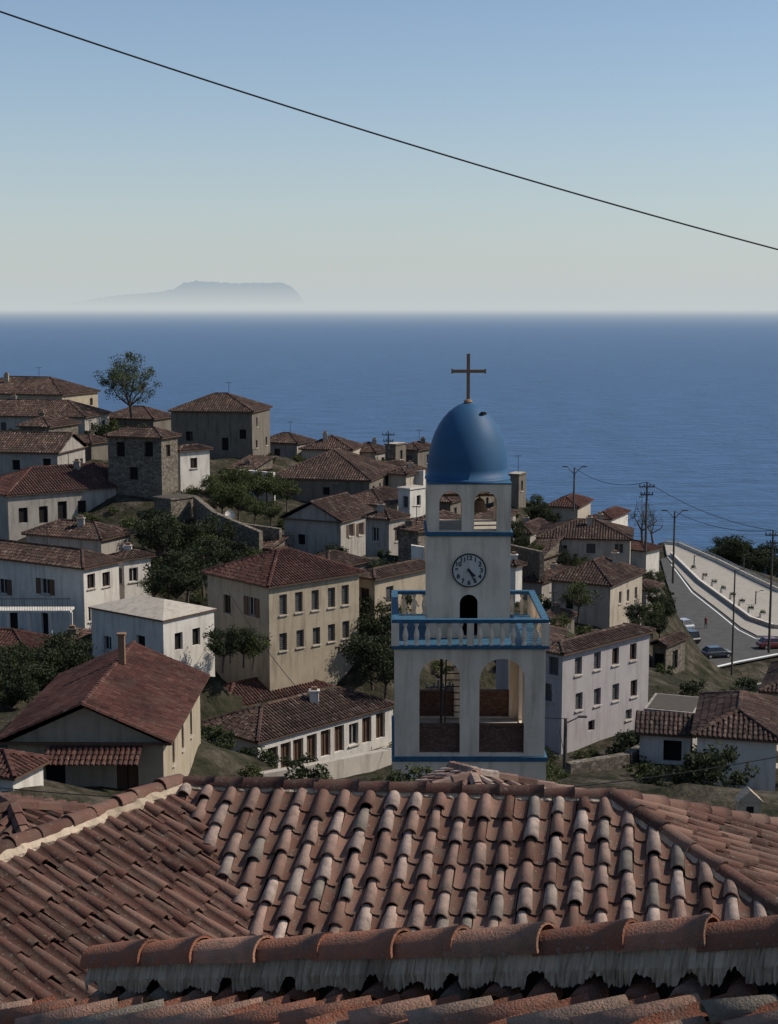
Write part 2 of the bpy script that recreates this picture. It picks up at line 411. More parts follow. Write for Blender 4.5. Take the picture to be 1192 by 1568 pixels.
        for i in range(chim):
            q=K+e1*L1*ru(0.3,0.7)+e2*L2*ru(0.3,0.7); cb=MB(); hz_=pitch*min(A1,A2)/2
            cb.box(q-Vector((0.3,0.25,0)),(0.6,0,0),(0,0.5,0),(0,0,hz_+0.5),0); cb.box(q+Vector((-0.37,-0.32,hz_+0.5)),(0.74,0,0),(0,0.64,0),(0,0,0.1),0)
            cb.box(q+Vector((-0.2,-0.15,hz_+0.6)),(0.4,0,0),(0,0.3,0),(0,0,0.22),1)
            cb.build('chimney',[mat,M_RUST],root,K)
    if ant:
        ab=MB(); q=K+e1*L1*0.4+e2*L2*0.5; z0=pitch*min(A1,A2)/2*0.8
        ab.tube(q,q+zt*(z0+2.0),0.03,0.03,5)
        for i in range(5): ab.tube(q+Vector((-0.4,i*0.12-0.2,z0+1.9)),q+Vector((0.4,i*0.12-0.2,z0+1.9)),0.012,0.012,4)
        ab.build('tv_antenna',[M_IRON],root,K)
    mw.build('walls',[mat],root,K)
    ww.build('windows_and_doors',[M_GLASS,M_FRAME,M_BROWN,M_SHUT,M_HOLE,M_CONC],root,K)
    return root,K,e1,e2,L1,L2,zb
# ---------------------------------------------------------------- houses (left hill)
house('village_house',-60,95,150,606,640,205,20,mat=M_YEL,ant=True)
house('village_house',-80,130,160,640,668,190,12,mat=M_GREY,L2=8,chim=1)
house('village_house',158,235,268,643,668,200,20,mat=M_DARKP)
house('village_house',262,386,402,632,700,188,10,mat=M_DARKP,L2=9,chim=0,winL=[(290,668,.9,1.2,'h'),(345,680,.9,1.6,'h'),(372,665,.9,1.2,'h')],ant=True)
house('village_house',398,455,480,680,712,205,25,mat=M_GREY,ant=True)
house('village_house',462,538,550,690,712,200,10,mat=M_CREAM,L2=7)
house('village_house',530,575,600,694,720,205,30,mat=M_GREY,chim=1)
house('village_house',610,640,668,690,716,200,30,mat=M_DARKP,ant=True)
house('concrete_house',590,606,622,682,720,190,30,roof='flat',mat=M_DARKP)
house('village_house',-40,88,162,695,735,160,10,roof='gable1',mat=M_GREY,L2=8,winL=[(25,712,.9,1.1,'h'),(72,710,.9,1.1,'h')],winR=[(125,710,.9,1.2,'s')])
house('stone_house',165,247,272,672,752,150,22,mat=M_STONE,winL=[(185,688,1.0,1.5,'h'),(228,688,1.0,1.5,'h'),(205,725,1,1.3,'h')],winR=[(258,690,.8,1.2,'h')])
house('white_house',262,276,321,692,748,156,48,mat=M_WHITE,pitch=0.35)
house('long_white_house',-70,12,240,760,832,145,53,mat=M_GREY,rm=M_RED,winL=[(-20,795,.9,1.2,'h')],winR=[(36,789,.95,1.5,'h'),(67,788,.95,1.7,'h'),(96,785,1.0,2.3,'h'),(126,777,.95,1.4,'h'),(170,773,.95,1.3,'g'),(220,768,.95,1.4,'g'),(222,809,.9,1.2,'s'),(165,812,.9,.6,'h')],L1=9)
house('village_house',40,155,200,828,848,130,25,mat=M_GREY,rm=M_ROOF)
house('white_house',-70,128,182,872,985,118,32,mat=M_WHITE,rm=M_ROOF,winL=[(5,898,1.0,1.3,'o'),(70,898,1.0,1.3,'o'),(72,957,1.2,2.0,'h'),(20,955,1.2,2,'h')],winR=[(140,890,.9,1.2,'b'),(163,887,.9,1.2,'b'),(142,940,.9,1.2,'g')],chim=0)
house('white_house',172,190,231,858,930,124,48,mat=M_WHITE,winR=[(205,880,.9,1.2,'g')],pitch=.35)
house('small_white_house',140,250,328,952,1034,98,38,mat=M_WHITE,rm=M_CONC,winL=[(216,987,.85,1.25,'h'),(165,985,.8,1.0,'g')],winR=[(274,982,.75,1.2,'h'),(301,975,.75,1.2,'h')],pitch=.30,over=.15,chim=0,ant=False)
house('two_storey_house',318,412,550,900,1022,105,48,mat=M_YEL,rm=M_RED,chim=0,winL=[(348,925,.9,1.4,'b'),(386,929,.9,1.4,'o'),(350,985,.9,1.4,'b')],
  winR=[(434,926,.7,1.5,'s'),(458,922,.7,1.5,'s'),(483,919,.7,1.5,'s'),(508,915,.7,1.5,'s'),(529,911,.7,1.5,'s'),(434,983,.7,1.3,'s'),(460,978,.7,1.3,'s'),(485,974,.7,1.3,'s'),(508,969,.7,1.3,'s'),(530,964,.7,1.3,'s')])
house('village_house',415,566,608,737,775,170,14,mat=M_DARKP,winL=[(450,752,.8,.9,'h'),(500,752,.8,.9,'h')],pitch=.45)
house('village_house',435,522,572,800,853,140,25,roof='gable2',mat=M_GREY,winL=[(462,826,.8,1.0,'h')],winR=[(537,812,.8,1.2,'o'),(552,810,.8,1.2,'o')],pitch=.5)
house('village_house',560,596,622,797,858,135,35,mat=M_GREY,chim=1,ant=True)
house('village_house',520,585,640,775,800,160,30,mat=M_CREAM)
house('stone_house',610,640,660,815,850,130,40,mat=M_STONE,roof='shed',pitch=.2)
house('village_house',548,574,664,888,965,112,40,mat=M_YEL)
house('village_house',610,628,652,750,790,160,40,roof='flat',mat=M_WHITE)
house('stone_house',560,590,632,722,742,185,30,mat=M_STONE)
house('village_house',660,690,770,770,800,175,25,mat=M_DARKP)
house('village_house',650,700,790,830,860,150,20,mat=M_GREY)
house('village_house',655,720,800,985,1040,128,30,mat=M_GREY)
# further hillside houses that fill the terraces
house('village_house',470,512,550,722,738,182,22,mat=M_GREY)
house('village_house',595,622,655,728,748,176,28,mat=M_CREAM)
house('stone_house',350,385,418,722,745,172,30,mat=M_STONE,roof='shed',pitch=.25)
house('stone_house',30,75,120,655,668,176,20,mat=M_STONE)
house('village_house',100,140,168,680,700,170,30,mat=M_DARKP)
house('stone_house',620,645,690,890,925,122,32,mat=M_STONE,rm=M_ROOF)
house('village_house',776,812,848,818,842,172,25,mat=M_GREY)
house('village_house',905,935,962,796,812,188,25,mat=M_WHITE,rm=M_RED)
house('stone_house',795,825,868,858,880,158,30,mat=M_STONE,roof='shed',pitch=.25)
house('village_house',960,990,1012,905,930,158,35,mat=M_GREY,rm=M_ROOF)
house('stone_house',640,668,700,800,822,152,30,mat=M_STONE)
house('stone_house',236,262,300,766,795,146,40,mat=M_STONE,roof='flat',flat_mat=M_DKCON)
house('stone_house',320,348,372,1032,1050,112,35,mat=M_STONE,roof='shed',pitch=.25)
house('stone_house',392,415,440,842,865,138,30,mat=M_STONE,roof='shed',pitch=.25)
house('village_house',455,505,560,872,900,124,40,mat=M_DARKP,rm=M_ROOF)
house('gabled_house',12,250,306,1137,1215,70,1,roof='gable2',mat=M_YEL,rm=M_RED,winL=[(85,1185,1.0,1.6,'h'),(195,1185,1.1,1.8,'d')],winR=[(266,1150,.7,1.4,'s'),(280,1128,.7,1.4,'s'),(293,1108,.7,1.4,'s')],pitch=.44,over=.5,ext=6)
house('village_house',300,347,502,1086,1118,102,50,mat=M_GREY,rm=M_RED,pitch=.45,chim=0)
house('shop_row',308,395,602,1138,1200,92,44,mat=M_WHITE,rm=M_ROOF,winL=[(345,1165,1.0,1.3,'g'),(370,1168,.9,1.3,'g')],over=.2,
  winR=[(418,1165,.9,1.8,'d'),(438,1158,.9,1.8,'d'),(457,1152,.9,1.8,'d'),(478,1145,.9,1.8,'d'),(499,1138,.9,1.8,'d'),(520,1131,.9,1.8,'d'),(542,1124,.9,1.5,'g'),(562,1118,.9,1.8,'d'),(583,1111,.9,1.8,'d')],chim=1,pitch=.4)
house('small_white_house',-60,20,66,1192,1215,62,20,mat=M_WHITE,rm=M_RED)
house('village_house',-60,40,82,1000,1040,105,15,mat=M_CREAM,rm=M_RED)
house('stone_house',92,115,142,985,1025,104,35,mat=M_STONE,roof='shed',pitch=.2)
# right side
house('village_house',825,965,990,828,868,162,10,mat=M_CREAM,L2=8,winL=[(862,842,1.0,1.1,'g'),(905,840,1.0,1.1,'s'),(948,840,1.0,1.1,'g')],chim=2,pitch=.36)
house('village_house',845,935,984,898,957,140,30,mat=M_CREAM,winL=[(872,925,.8,1.0,'h')],winR=[(950,915,.7,1.2,'g'),(962,912,.7,1.2,'g'),(974,908,.7,1.2,'g')],pitch=.5)
house('village_house',800,830,905,893,925,150,30,mat=M_GREY)
house('three_storey_house',824,862,995,1003,1157,93,45,mat=M_LILAC,rm=M_ROOF,chim=0,winL=[(838,1060,.8,1.2,'s'),(848,1020,.8,1.2,'s')],
  winR=[(886,1020,.75,1.15,'s'),(915,1012,.75,1.15,'s'),(943,1005,.75,1.15,'b'),(970,998,.75,1.15,'b'),(887,1074,.75,1.15,'s'),(915,1067,.75,1.15,'s'),(943,1060,.75,1.15,'s'),(971,1054,.75,1.15,'b'),(906,1111,.7,.7,'h'),(963,1094,.7,.7,'s')],pitch=.3)
house('village_house',760,845,868,1005,1130,104,12,mat=M_LILAC,winL=[(790,1072,.9,1.2,'b'),(822,1080,.9,1.2,'b')],L2=8,chim=0)
house('village_house',840,885,905,778,800,185,20,mat=M_CREAM,rm=M_RED)
house('concrete_house',778,795,806,728,765,180,25,roof='flat',mat=M_DARKP)
house('village_house',770,790,800,868,900,125,40,mat=M_WHITE)
house('flat_roofed_house',990,1062,1105,1095,1165,86,20,roof='flat',mat=M_GREY,L2=3.6,winL=[(1015,1145,.9,1.3,'h'),(1040,1145,.9,1.3,'h')],flat_mat=M_DKCON)
house('lean_to_house',980,1058,1070,1128,1168,80,12,roof='shed',mat=M_WHITE,L2=1.3,rm=M_ROOF,pitch=.4,winL=[(1030,1150,1.0,1.2,'h')],chim=0,ant=False)
house('village_house',1068,1190,1260,1136,1210,76,15,mat=M_WHITE,winL=[(1160,1165,1.9,.8,'h')],pitch=.38,ext=4)
house('village_house',1170,1230,1300,1065,1110,100,20,mat=M_CREAM)
house('stone_house',1000,1020,1050,990,1035,135,35,mat=M_STONE,roof='gable2',winL=[(1009,1015,1.0,1.8,'h')],winR=[(1034,1010,1.2,1.8,'h')],rm=M_ROOF)
house('village_house',690,762,900,1296,1320,30,35,mat=M_MORTAR,rm=M_FG,ctrl=False,pitch=.36,L1=3.2,L2=3.4,winL=[],winR=[])
house('village_house',-80,60,110,1352,1380,24,20,mat=M_MORTAR,rm=M_FGL,ctrl=False,pitch=.3,L1=3,L2=3,winL=[],winR=[])
house('white_house',985,990,1010,845,872,175,40,mat=M_WHITE,rm=M_RED)
house('village_house',560,640,700,1090,1150,118,25,mat=M_GREY,rm=M_RED,chim=0)
house('village_house',805,850,880,960,985,128,25,mat=M_DARKP)
# ---------------------------------------------------------------- terrain
RZ=-46.5
road_px=[(1012,856),(1022,853),(1062,903),(1105,936),(1135,960),(1160,973),(1290,978),(1290,1003),(1192,1004),(1130,1016),(1068,1030),(1050,1025),(1044,975),(1035,930),(1021,890)]
prom_px=[(1022,853),(1062,903),(1105,936),(1135,960),(1160,973),(1290,978),(1290,930),(1192,905),(1150,885),(1100,860),(1040,834),(1018,832)]
road=[G(u,v,RZ) for u,v in road_px]; prom=[G(u,v,RZ+0.14) for u,v in prom_px]
for p in road+prom: CTRL.append((p.x,p.y,RZ-0.4))
for (u,v,D) in [(640,960,125),(690,1100,110),(700,1070,140),(700,900,150),(740,1150,90),(350,800,150),(300,850,135),(280,800,150),(400,780,155),(400,850,130),(240,900,125),
   (60,860,130),(580,880,125),(700,800,190),(800,800,190),(900,800,200),(970,825,205),(970,905,190),(960,975,165),(1000,1045,150),(1060,1080,150),(1150,1080,140),(1100,1120,110),(940,1180,85),(870,1190,75),
   (1060,1062,168),(1110,1060,168),(1035,1045,168),(1020,985,195),(1018,945,218),(1005,895,245),(1000,860,270),(1160,1055,165),(1080,1042,180),(1140,1035,178),
   (40,1060,90),(200,1060,88),(330,1010,100),(450,1190,85),(560,1170,88),(600,1215,78),(380,1215,80),(300,1215,75),(150,1230,66),(1100,1200,68),(1190,1215,66)]:
    q=P(u,v,D); CTRL.append((q.x,q.y,q.z))
for x in (-60,-25,0,25,60):
    CTRL.append((x,8,-12)); CTRL.append((x,25,-16)); CTRL.append((x,50,-22 if x<20 else -24)); CTRL.append((x,-20,-5))
for (x,y,z) in [(-60,240,-26),(-30,240,-28),(0,245,-36),(30,245,-45),(-90,240,-26),(-80,150,-22),(-110,200,-15),(-60,300,-58),(-20,300,-60),(20,300,-66),(50,330,-75),(100,330,-80),(130,260,-60),(160,200,-55),(-120,300,-60),
    (75,305,-62),(95,280,-60),(-120,420,-130),(0,420,-130),(150,420,-130),(-200,600,-225),(0,600,-225),(200,600,-225),(-150,100,-15),(120,100,-40),(170,40,-30),(-150,20,-8),(-200,900,-260),(200,900,-260)]:
    CTRL.append((x,y,z))
C=np.array(CTRL); XY=C[:,:2]
Dm=np.sqrt(((XY[:,None,:]-XY[None,:,:])**2).sum(-1))
nC=len(C); Amat=np.zeros((nC+3,nC+3)); Amat[:nC,:nC]=-Dm+1.2*np.eye(nC)
Amat[:nC,nC]=1; Amat[:nC,nC+1:]=XY; Amat[nC,:nC]=1; Amat[nC+1:,:nC]=XY.T
wts=np.linalg.solve(Amat,np.concatenate([C[:,2],np.zeros(3)]))
def inpoly(x,y,poly):
    c=False;n=len(poly)
    for i in range(n):
        a=poly[i];b=poly[i-1]
        if (a.y>y)!=(b.y>y) and x<(b.x-a.x)*(y-a.y)/(b.y-a.y)+a.x: c=not c
    return c
def hgt_np(X,Y):
    pts=np.stack([X,Y],-1); out=np.empty(len(pts))
    for i in range(0,len(pts),4000):
        q=pts[i:i+4000]; d=np.sqrt(((q[:,None,:]-XY[None])**2).sum(-1))
        out[i:i+4000]=-d@wts[:nC]+wts[nC]+q@wts[nC+1:]
    return out
def hz(x,y):
    return float(hgt_np(np.array([x]),np.array([y]))[0])
xs=np.concatenate([np.arange(-400,-100,20),np.arange(-100,130,2.0),np.arange(130,420,20)])
ys=np.concatenate([np.arange(-40,0,5),np.arange(0,320,2.0),np.arange(320,1000,20)])
GX,GY=np.meshgrid(xs,ys); Z=hgt_np(GX.ravel(),GY.ravel())
gx,gy=GX.ravel(),GY.ravel()
rng=np.random.default_rng(3)
Z=Z+np.where((gy<320)&(gy>20),rng.normal(0,0.15,len(Z)),0)
zone=[G(u,v,RZ) for u,v in [(1000,850),(1010,826),(1045,828),(1100,852),(1192,898),(1330,930),(1330,1010),(1192,1012),(1130,1024),(1066,1040),(1040,1034),(1032,980),(1022,930),(1006,890)]]
for i in range(len(Z)):
    if 150<gy[i]<310 and gx[i]>20 and inpoly(gx[i],gy[i],zone): Z[i]=RZ-0.3
nx=len(xs); ny=len(ys)
faces=[(j*nx+i,j*nx+i+1,(j+1)*nx+i+1,(j+1)*nx+i) for j in range(ny-1) for i in range(nx-1)]
me=bpy.data.meshes.new('hillside_ground'); me.from_pydata(list(zip(gx.tolist(),gy.tolist(),Z.tolist())),[],faces)
me.polygons.foreach_set('use_smooth',[True]*len(faces))
m,nt,b=newmat('dry_hillside_soil'); mp=posmap(nt); n1=N(nt,'ShaderNodeTexNoise'); n1.inputs['Scale'].default_value=0.35; n1.inputs['Detail'].default_value=12; n1.inputs['Roughness'].default_value=0.75
nt.links.new(mp.outputs[0],n1.inputs['Vector'])
r=ramp(nt,[(0.38,(0.018,0.021,0.011)),(0.5,(0.042,0.037,0.025)),(0.6,(0.08,0.068,0.05)),(0.75,(0.15,0.128,0.098))]); nt.links.new(n1.outputs[0],r.inputs[0]); nt.links.new(r.outputs[0],b.inputs['Base Color']); b.inputs['Roughness'].default_value=1.0; b.inputs['Specular IOR Level'].default_value=0.05
n2=N(nt,'ShaderNodeTexNoise'); n2.inputs['Scale'].default_value=2.0; n2.inputs['Detail'].default_value=8; nt.links.new(mp.outputs[0],n2.inputs['Vector']); bump(nt,b,n2.outputs[0],0.8,0.4)
me.materials.append(m); g=bpy.data.objects.new('hillside_ground',me); COL.objects.link(g)
# ---------------------------------------------------------------- road, promenade
def sheet(name,pts,mat):
    b=MB(); b.add(pts,[tuple(range(len(pts)))]); return b.build(name,[mat])
sheet('coast_road',road,M_ASPH)
pm=MB(); pm.add(prom,[tuple(range(len(prom)))])
for i in range(len(prom)):
    a=prom[i];c=prom[(i+1)%len(prom)]; pm.add([a,c,c-Vector((0,0,0.4)),a-Vector((0,0,0.4))],[(0,1,2,3)])
pm.build('promenade_pavement',[M_PAVE])
def strip(name,pts,w,mat,dz):
    b=MB()
    for i in range(len(pts)-1):
        a=pts[i];c=pts[i+1]; d=(c-a).normalized(); s=Vector((-d.y,d.x,0))*w/2; z=Vector((0,0,dz))
        b.add([a-s+z,c-s+z,c+s+z,a+s+z],[(0,1,2,3)])
    return b.build(name,[mat])
strip('road_edge_line',[G(u,v,RZ) for u,v in [(1075,1026),(1130,1013),(1192,1001),(1285,1000)]],0.5,M_LINE,0.004)
strip('road_edge_line',[G(u,v,RZ) for u,v in [(1028,864),(1060,907),(1103,941),(1132,965),(1158,978),(1285,983)]],0.2,M_LINE,0.004)
def wallrun(name,pts,h,t,mat,top=None,down=1.0):
    b=MB()
    for i in range(len(pts)-1):
        a=pts[i];c=pts[i+1]; d=(c-a); dl=d.normalized(); s=Vector((-dl.y,dl.x,0)).normalized()*t
        b.box(a-s/2-Vector((0,0,down)),d,s,Vector((0,0,h+down)),0)
        if top: b.box(a-s*0.7+Vector((0,0,h+0.003)),d,s*1.4,Vector((0,0,0.08)),1)
    return b.build(name,[mat,top or mat])
outer=[G(u,v,RZ+0.14) for u,v in [(1020,833),(1040,835),(1100,861),(1150,886),(1192,906),(1290,931)]]
inner=[G(u,v,RZ+0.14) for u,v in [(1028,850),(1072,893),(1116,925),(1150,950),(1185,962),(1290,966)]]
wallrun('promenade_parapet',outer,0.5,0.3,M_WHITE,M_CONC)
wallrun('promenade_low_wall',inner,0.55,0.35,M_CONC,M_WHITE)
rb=MB()
for i in range(len(outer)-1):
    a,c=outer[i],outer[i+1]; n=max(1,int((c-a).length/1.6))
    for k in range(n):
        q=a.lerp(c,k/n)+Vector((0,0,0.58)); rb.tube(q,q+Vector((0,0,0.6)),0.04,0.04,5)
    for hh in (0.75,0.98,1.18): rb.tube(a+Vector((0,0,hh)),c+Vector((0,0,hh)),0.03,0.03,5)
rb.build('promenade_railing',[M_PALE])
def planter(q):
    b=MB(); b.cbox(q+Vector((0,0,0.3)),1.0,0.5,0.6,0,0.5); b.cbox(q+Vector((0,0,0.63)),1.1,0.6,0.06,0,0.5); b.cbox(q+Vector((0,0,0.67)),0.9,0.4,0.03,1,0.5)
    for k in range(22):
        a=q+Vector((ru(-.4,.4),ru(-.2,.2),0.66)); b.tube(a,a+Vector((ru(-.2,.2),ru(-.2,.2),ru(.25,.6))),0.06,0.01,4,2)
    b.build('stone_planter',[M_WHITE,M_UNDER,simple('planter_plant',(0.03,0.05,0.02),0.8)],None,q)
for (u,v) in [(1062,875),(1080,887),(1094,897),(1108,907),(1122,917),(1136,927),(1150,938),(1168,945)]:
    planter(G(u,v,RZ+0.14))
def rw(name,pl,h,mat=M_STONE,t=0.5,top=None): wallrun(name,[P(*q) for q in pl],h,t,mat,top,2.0)
rw('stone_retaining_wall',[(1060,1062,168),(1110,1062,160),(1160,1058,160),(1210,1048,160)],0.8,M_CONC)
rw('stone_retaining_wall',[(975,1085,125),(1030,1078,125),(1080,1068,138)],1.0)
rw('stone_retaining_wall',[(300,775,148),(330,800,142),(400,830,138)],1.0)
rw('stone_retaining_wall',[(310,800,148),(360,812,142),(430,822,140)],0.8)
rw('stone_retaining_wall',[(365,735,165),(420,740,163)],1.2,M_WHITE)
rw('stone_retaining_wall',[(400,1205,80),(480,1190,82),(600,1165,88)],0.8,M_CONC)
rw('stone_retaining_wall',[(870,1190,78),(960,1175,80),(1000,1150,86)],0.8)
rw('stone_retaining_wall',[(600,740,180),(650,735,178)],1.2,M_WHITE)
rw('stone_retaining_wall',[(780,850,160),(830,862,150)],1.2)
rw('stone_retaining_wall',[(630,855,128),(650,858,128)],1.2,M_WHITE)
rw('stone_retaining_wall',[(940,965,150),(1000,975,150)],1.0)
rw('stone_retaining_wall',[(655,940,135),(800,950,135)],1.2)
# terrace in front of shop row
ta=P(428,1204,90); td=P(600,1148,101)
dd=(td-ta); dd.z=0; s=Vector((dd.y,-dd.x,0)).normalized()*4.0
zt_=P(395,1200,92).z-0.02
ta.z=td.z=zt_
sh=MB(); sh.box(ta-Vector((0,0,2.5)),td-ta,s,Vector((0,0,2.5))); sh.build('cafe_terrace',[M_CONC])
rl=MB(); a=ta+s*0.97; c=td+s*0.97; n=22
for k in range(n+1):
    q=a.lerp(c,k/n); rl.tube(q,q+Vector((0,0,1)),0.03,0.03,5)
for hh in (0.35,0.65,1.0): rl.tube(a+Vector((0,0,hh)),c+Vector((0,0,hh)),0.03,0.03,5)
rl.build('terrace_railing',[M_PALE])
def table(q):
    b=MB(); b.lathe((0,0,0),[(0.25,0),(0.25,0.03),(0.03,0.04),(0.03,0.72),(0.4,0.73),(0.4,0.76),(0.0,0.765)],12); b.build('cafe_table',[M_BROWN]).location=q
def chair(q,r):
    b=MB(); ca,sa=math.cos(r),math.sin(r)
    f=lambda x,y,z:Vector((ca*x-sa*y,sa*x+ca*y,z))
    for x in (-.2,.2):
        b.tube(f(x,-.2,0),f(x,-.2,.45),.02,.02,4); b.tube(f(x,.2,0),f(x,.2,.9),.02,.02,4)
    b.cbox(f(0,0,.46),.44,.44,.04,0,r); b.cbox(f(0,.2,.78),.42,.04,.22,0,r); b.build('cafe_chair',[M_BROWN]).location=q
for k in (0.12,0.3,0.5,0.72):
    q=ta.lerp(td,k)+s*0.45; q.z=zt_; table(q); chair(q+Vector((.7,0,0)),-1.57); chair(q+Vector((-.7,0.1,0)),1.57)
# ---------------------------------------------------------------- clock tower
TC=P(715,900,54.6); tx,ty=TC.x,54.6
tower=empty('clock_tower',(tx,ty,-24)); TO=Vector((tx,ty,-24))
def curve_wall(W,z0,z1,holes,th,name,mat,place):
    cu=bpy.data.curves.new(name,'CURVE'); cu.dimensions='2D'; cu.fill_mode='BOTH'; cu.extrude=th/2
    def sp(pts):
        s=cu.splines.new('POLY'); s.points.add(len(pts)-1)
        for p,(x,y) in zip(s.points,pts): p.co=(x,y,0,1)
        s.use_cyclic_u=True
    sp([(-W/2,z0),(W/2,z0),(W/2,z1),(-W/2,z1)])
    for (cx,w,zb,ztp) in holes:
        r=w/2; sp([(cx-r,zb)]+[(cx-r*math.cos(math.pi*i/16),ztp-r+r*math.sin(math.pi*i/16)) for i in range(17)]+[(cx+r,zb)])
    o=bpy.data.objects.new(name+'_c',cu); COL.objects.link(o)
    bpy.context.view_layer.update()
    dg=bpy.context.evaluated_depsgraph_get()
    me=bpy.data.meshes.new_from_object(o.evaluated_get(dg)); bpy.data.objects.remove(o)
    me.materials.clear(); me.materials.append(mat)
    ob=bpy.data.objects.new(name,me); COL.objects.link(ob); ob.parent=tower
    side,off=place
    Rx=Matrix.Rotation(math.pi/2,4,'X')
    ang={'F':0,'B':math.pi,'L':-math.pi/2,'R':math.pi/2}[side]
    ob.matrix_local=Matrix.Rotation(ang,4,'Z')@Matrix.Translation((0,-off,24))@Rx
    for p in me.polygons: p.use_smooth=False
    return ob
zB=-12.08; HB=2.7
lo=[(-1.08,1.46,-15.95,-12.45),(1.15,1.62,-15.95,-12.45)]
curve_wall(2*HB,-16.05,zB,lo,0.55,'arcade_front',M_TOWER,('F',HB-0.275))
curve_wall(2*HB,-16.05,zB,lo,0.55,'arcade_back',M_TOWER,('B',HB-0.275))
so_=[(-1.0,1.4,-15.95,-12.45),(1.0,1.4,-15.95,-12.45)]
curve_wall(2*HB-1.12,-16.05,zB,so_,0.55,'arcade_side_a',M_TOWER,('L',HB-0.28))
curve_wall(2*HB-1.12,-16.05,zB,so_,0.55,'arcade_side_b',M_TOWER,('R',HB-0.28))
tb=MB()
tb.box((tx-HB-.06,ty-HB-.06,-25.5),(2*HB+.12,0,0),(0,2*HB+.12,0),(0,0,25.5-16.22))
tb.build('base_storey',[M_TOWER],tower,TO)
tb=MB(); tb.box((tx-HB-.1,ty-HB-.1,-16.217),(2*HB+.2,0,0),(0,2*HB+.2,0),(0,0,.16)); tb.build('blue_string_course',[M_TRIM],tower,TO)
tb=MB()
for cx,w in ((-1.08,1.46),(1.15,1.62)):
    for yy in (ty-HB+0.2,ty+HB-0.4):
        tb.box((tx+cx-w/2+.002,yy,-15.95),(w-.004,0,0),(0,.2,0),(0,0,.95))
        tb.box((tx+cx-w/2+.002,yy-.04,-15.0),(w-.004,0,0),(0,.28,0),(0,0,.07))
tb.build('brick_infill',[stonemat('brown_brick',(0.11,0.06,0.043),(0.15,0.088,0.064),5)],tower,TO)
tb=MB(); tb.box((tx-HB-.12,ty-HB-.12,zB+.003),(2*HB+.24,0,0),(0,2*HB+.24,0),(0,0,.12)); tb.build('balcony_slab',[M_TRIM],tower,TO)
tb=MB(); tb.box((tx-HB+.56,ty-HB+.56,-16.05),(2*HB-1.12,0,0),(0,2*HB-1.12,0),(0,0,.05))
tb.build('bell_floor',[M_CONC],tower,TO)
tb=MB()
tb.tube((tx-.95,ty-.6,-16),(tx-.95,ty-.6,-12.1),.05,.05,8)
for sx in (-.75,-.15): tb.tube((tx+sx,ty+.9,-16),(tx+sx,ty-.2,-12.1),.035,.035,6)
for k in range(14):
    f=k/14; tb.tube((tx-.75,ty+.9-1.1*f,-15.9+3.8*f),(tx-.15,ty+.9-1.1*f,-15.9+3.8*f),.025,.025,5)
tb.build('iron_ladder',[M_IRON],tower,TO)
bz=zB+.125
prof=[(.09,0),(.09,.06),(.05,.10),(.085,.26),(.105,.36),(.08,.5),(.045,.62),(.045,.68),(.085,.72),(.085,.80)]
tb=MB(); rl=MB()
def brun(a,b,n):
    a=Vector(a);b=Vector(b)
    for k in range(n):
        q=a.lerp(b,(k+.5)/n); tb.lathe(q,prof,8)
E=HB-.02
cs=[(-E,-E),(E,-E),(E,E),(-E,E)]
for i in range(4):
    (x0,y0),(x1,y1)=cs[i],cs[(i+1)%4]
    a=Vector((tx+x0,ty+y0,bz)); b=Vector((tx+x1,ty+y1,bz)); d=(b-a).normalized(); m_=(a+b)/2
    brun(a+d*.17,m_-d*.14,6); brun(m_+d*.14,b-d*.17,6)
    s=Vector((-d.y,d.x,0))
    for q,w in ((a,.28),(m_,.24)): tb.cbox(q+Vector((0,0,.41)),w,w,.82)
    rl.box(a-d*.12*(1 if i%2==0 else -1.06)-s*.12+Vector((0,0,.823)),d*((b-a).length+.24*(1 if i%2==0 else -1.06)),s*.24,Vector((0,0,.13)))
tb.build('balusters',[M_TOWER],tower,TO,smooth=False)
rl.build('blue_handrail',[M_TRIM],tower,TO)
h=1.5
zc1=-8.2
curve_wall(2*h,bz+.003,zc1,[(0.0,.66,bz+.04,-10.35)],0.3,'clock_storey_front',M_TOWER,('F',h-.15))
tb=MB()
tb.box((tx-h,ty-h+.302,bz),(.3,0,0),(0,2*h-.302,0),(0,0,zc1-bz)); tb.box((tx+h-.3,ty-h+.302,bz),(.3,0,0),(0,2*h-.302,0),(0,0,zc1-bz)); tb.box((tx-h+.302,ty+h-.3,bz),(2*h-.604,0,0),(0,.3,0),(0,0,zc1-bz))
tb.box((tx-h+.302,ty-.2,bz),(2*h-.604,0,0),(0,.1,0),(0,0,zc1-bz-.01),1)
tb.build('clock_storey',[M_TOWER,M_HOLE],tower,TO)
tb=MB(); tb.box((tx-h-.08,ty-h-.08,zc1+.002),(2*h+.16,0,0),(0,2*h+.16,0),(0,0,.15)); tb.build('blue_cornice',[M_TRIM],tower,TO)
zf=zc1+.155; zt2=-6.32
bh=[(-.68,.82,zf+.02,-6.58),(.58,.82,zf+.02,-6.58)]
curve_wall(2*h,zf,zt2,bh,.32,'belfry_front',M_TOWER,('F',h-.16)); curve_wall(2*h,zf,zt2,bh,.32,'belfry_back',M_TOWER,('B',h-.16))
bs_=[(-.55,.75,zf+.02,-6.58),(.55,.75,zf+.02,-6.58)]
curve_wall(2*h-.66,zf,zt2,bs_,.32,'belfry_side_a',M_TOWER,('L',h-.162)); curve_wall(2*h-.66,zf,zt2,bs_,.32,'belfry_side_b',M_TOWER,('R',h-.162))
tb=MB(); tb.box((tx-h+.33,ty-h+.33,zf-.002),(2*h-.66,0,0),(0,2*h-.66,0),(0,0,.03)); tb.build('belfry_floor',[M_CONC],tower,TO)
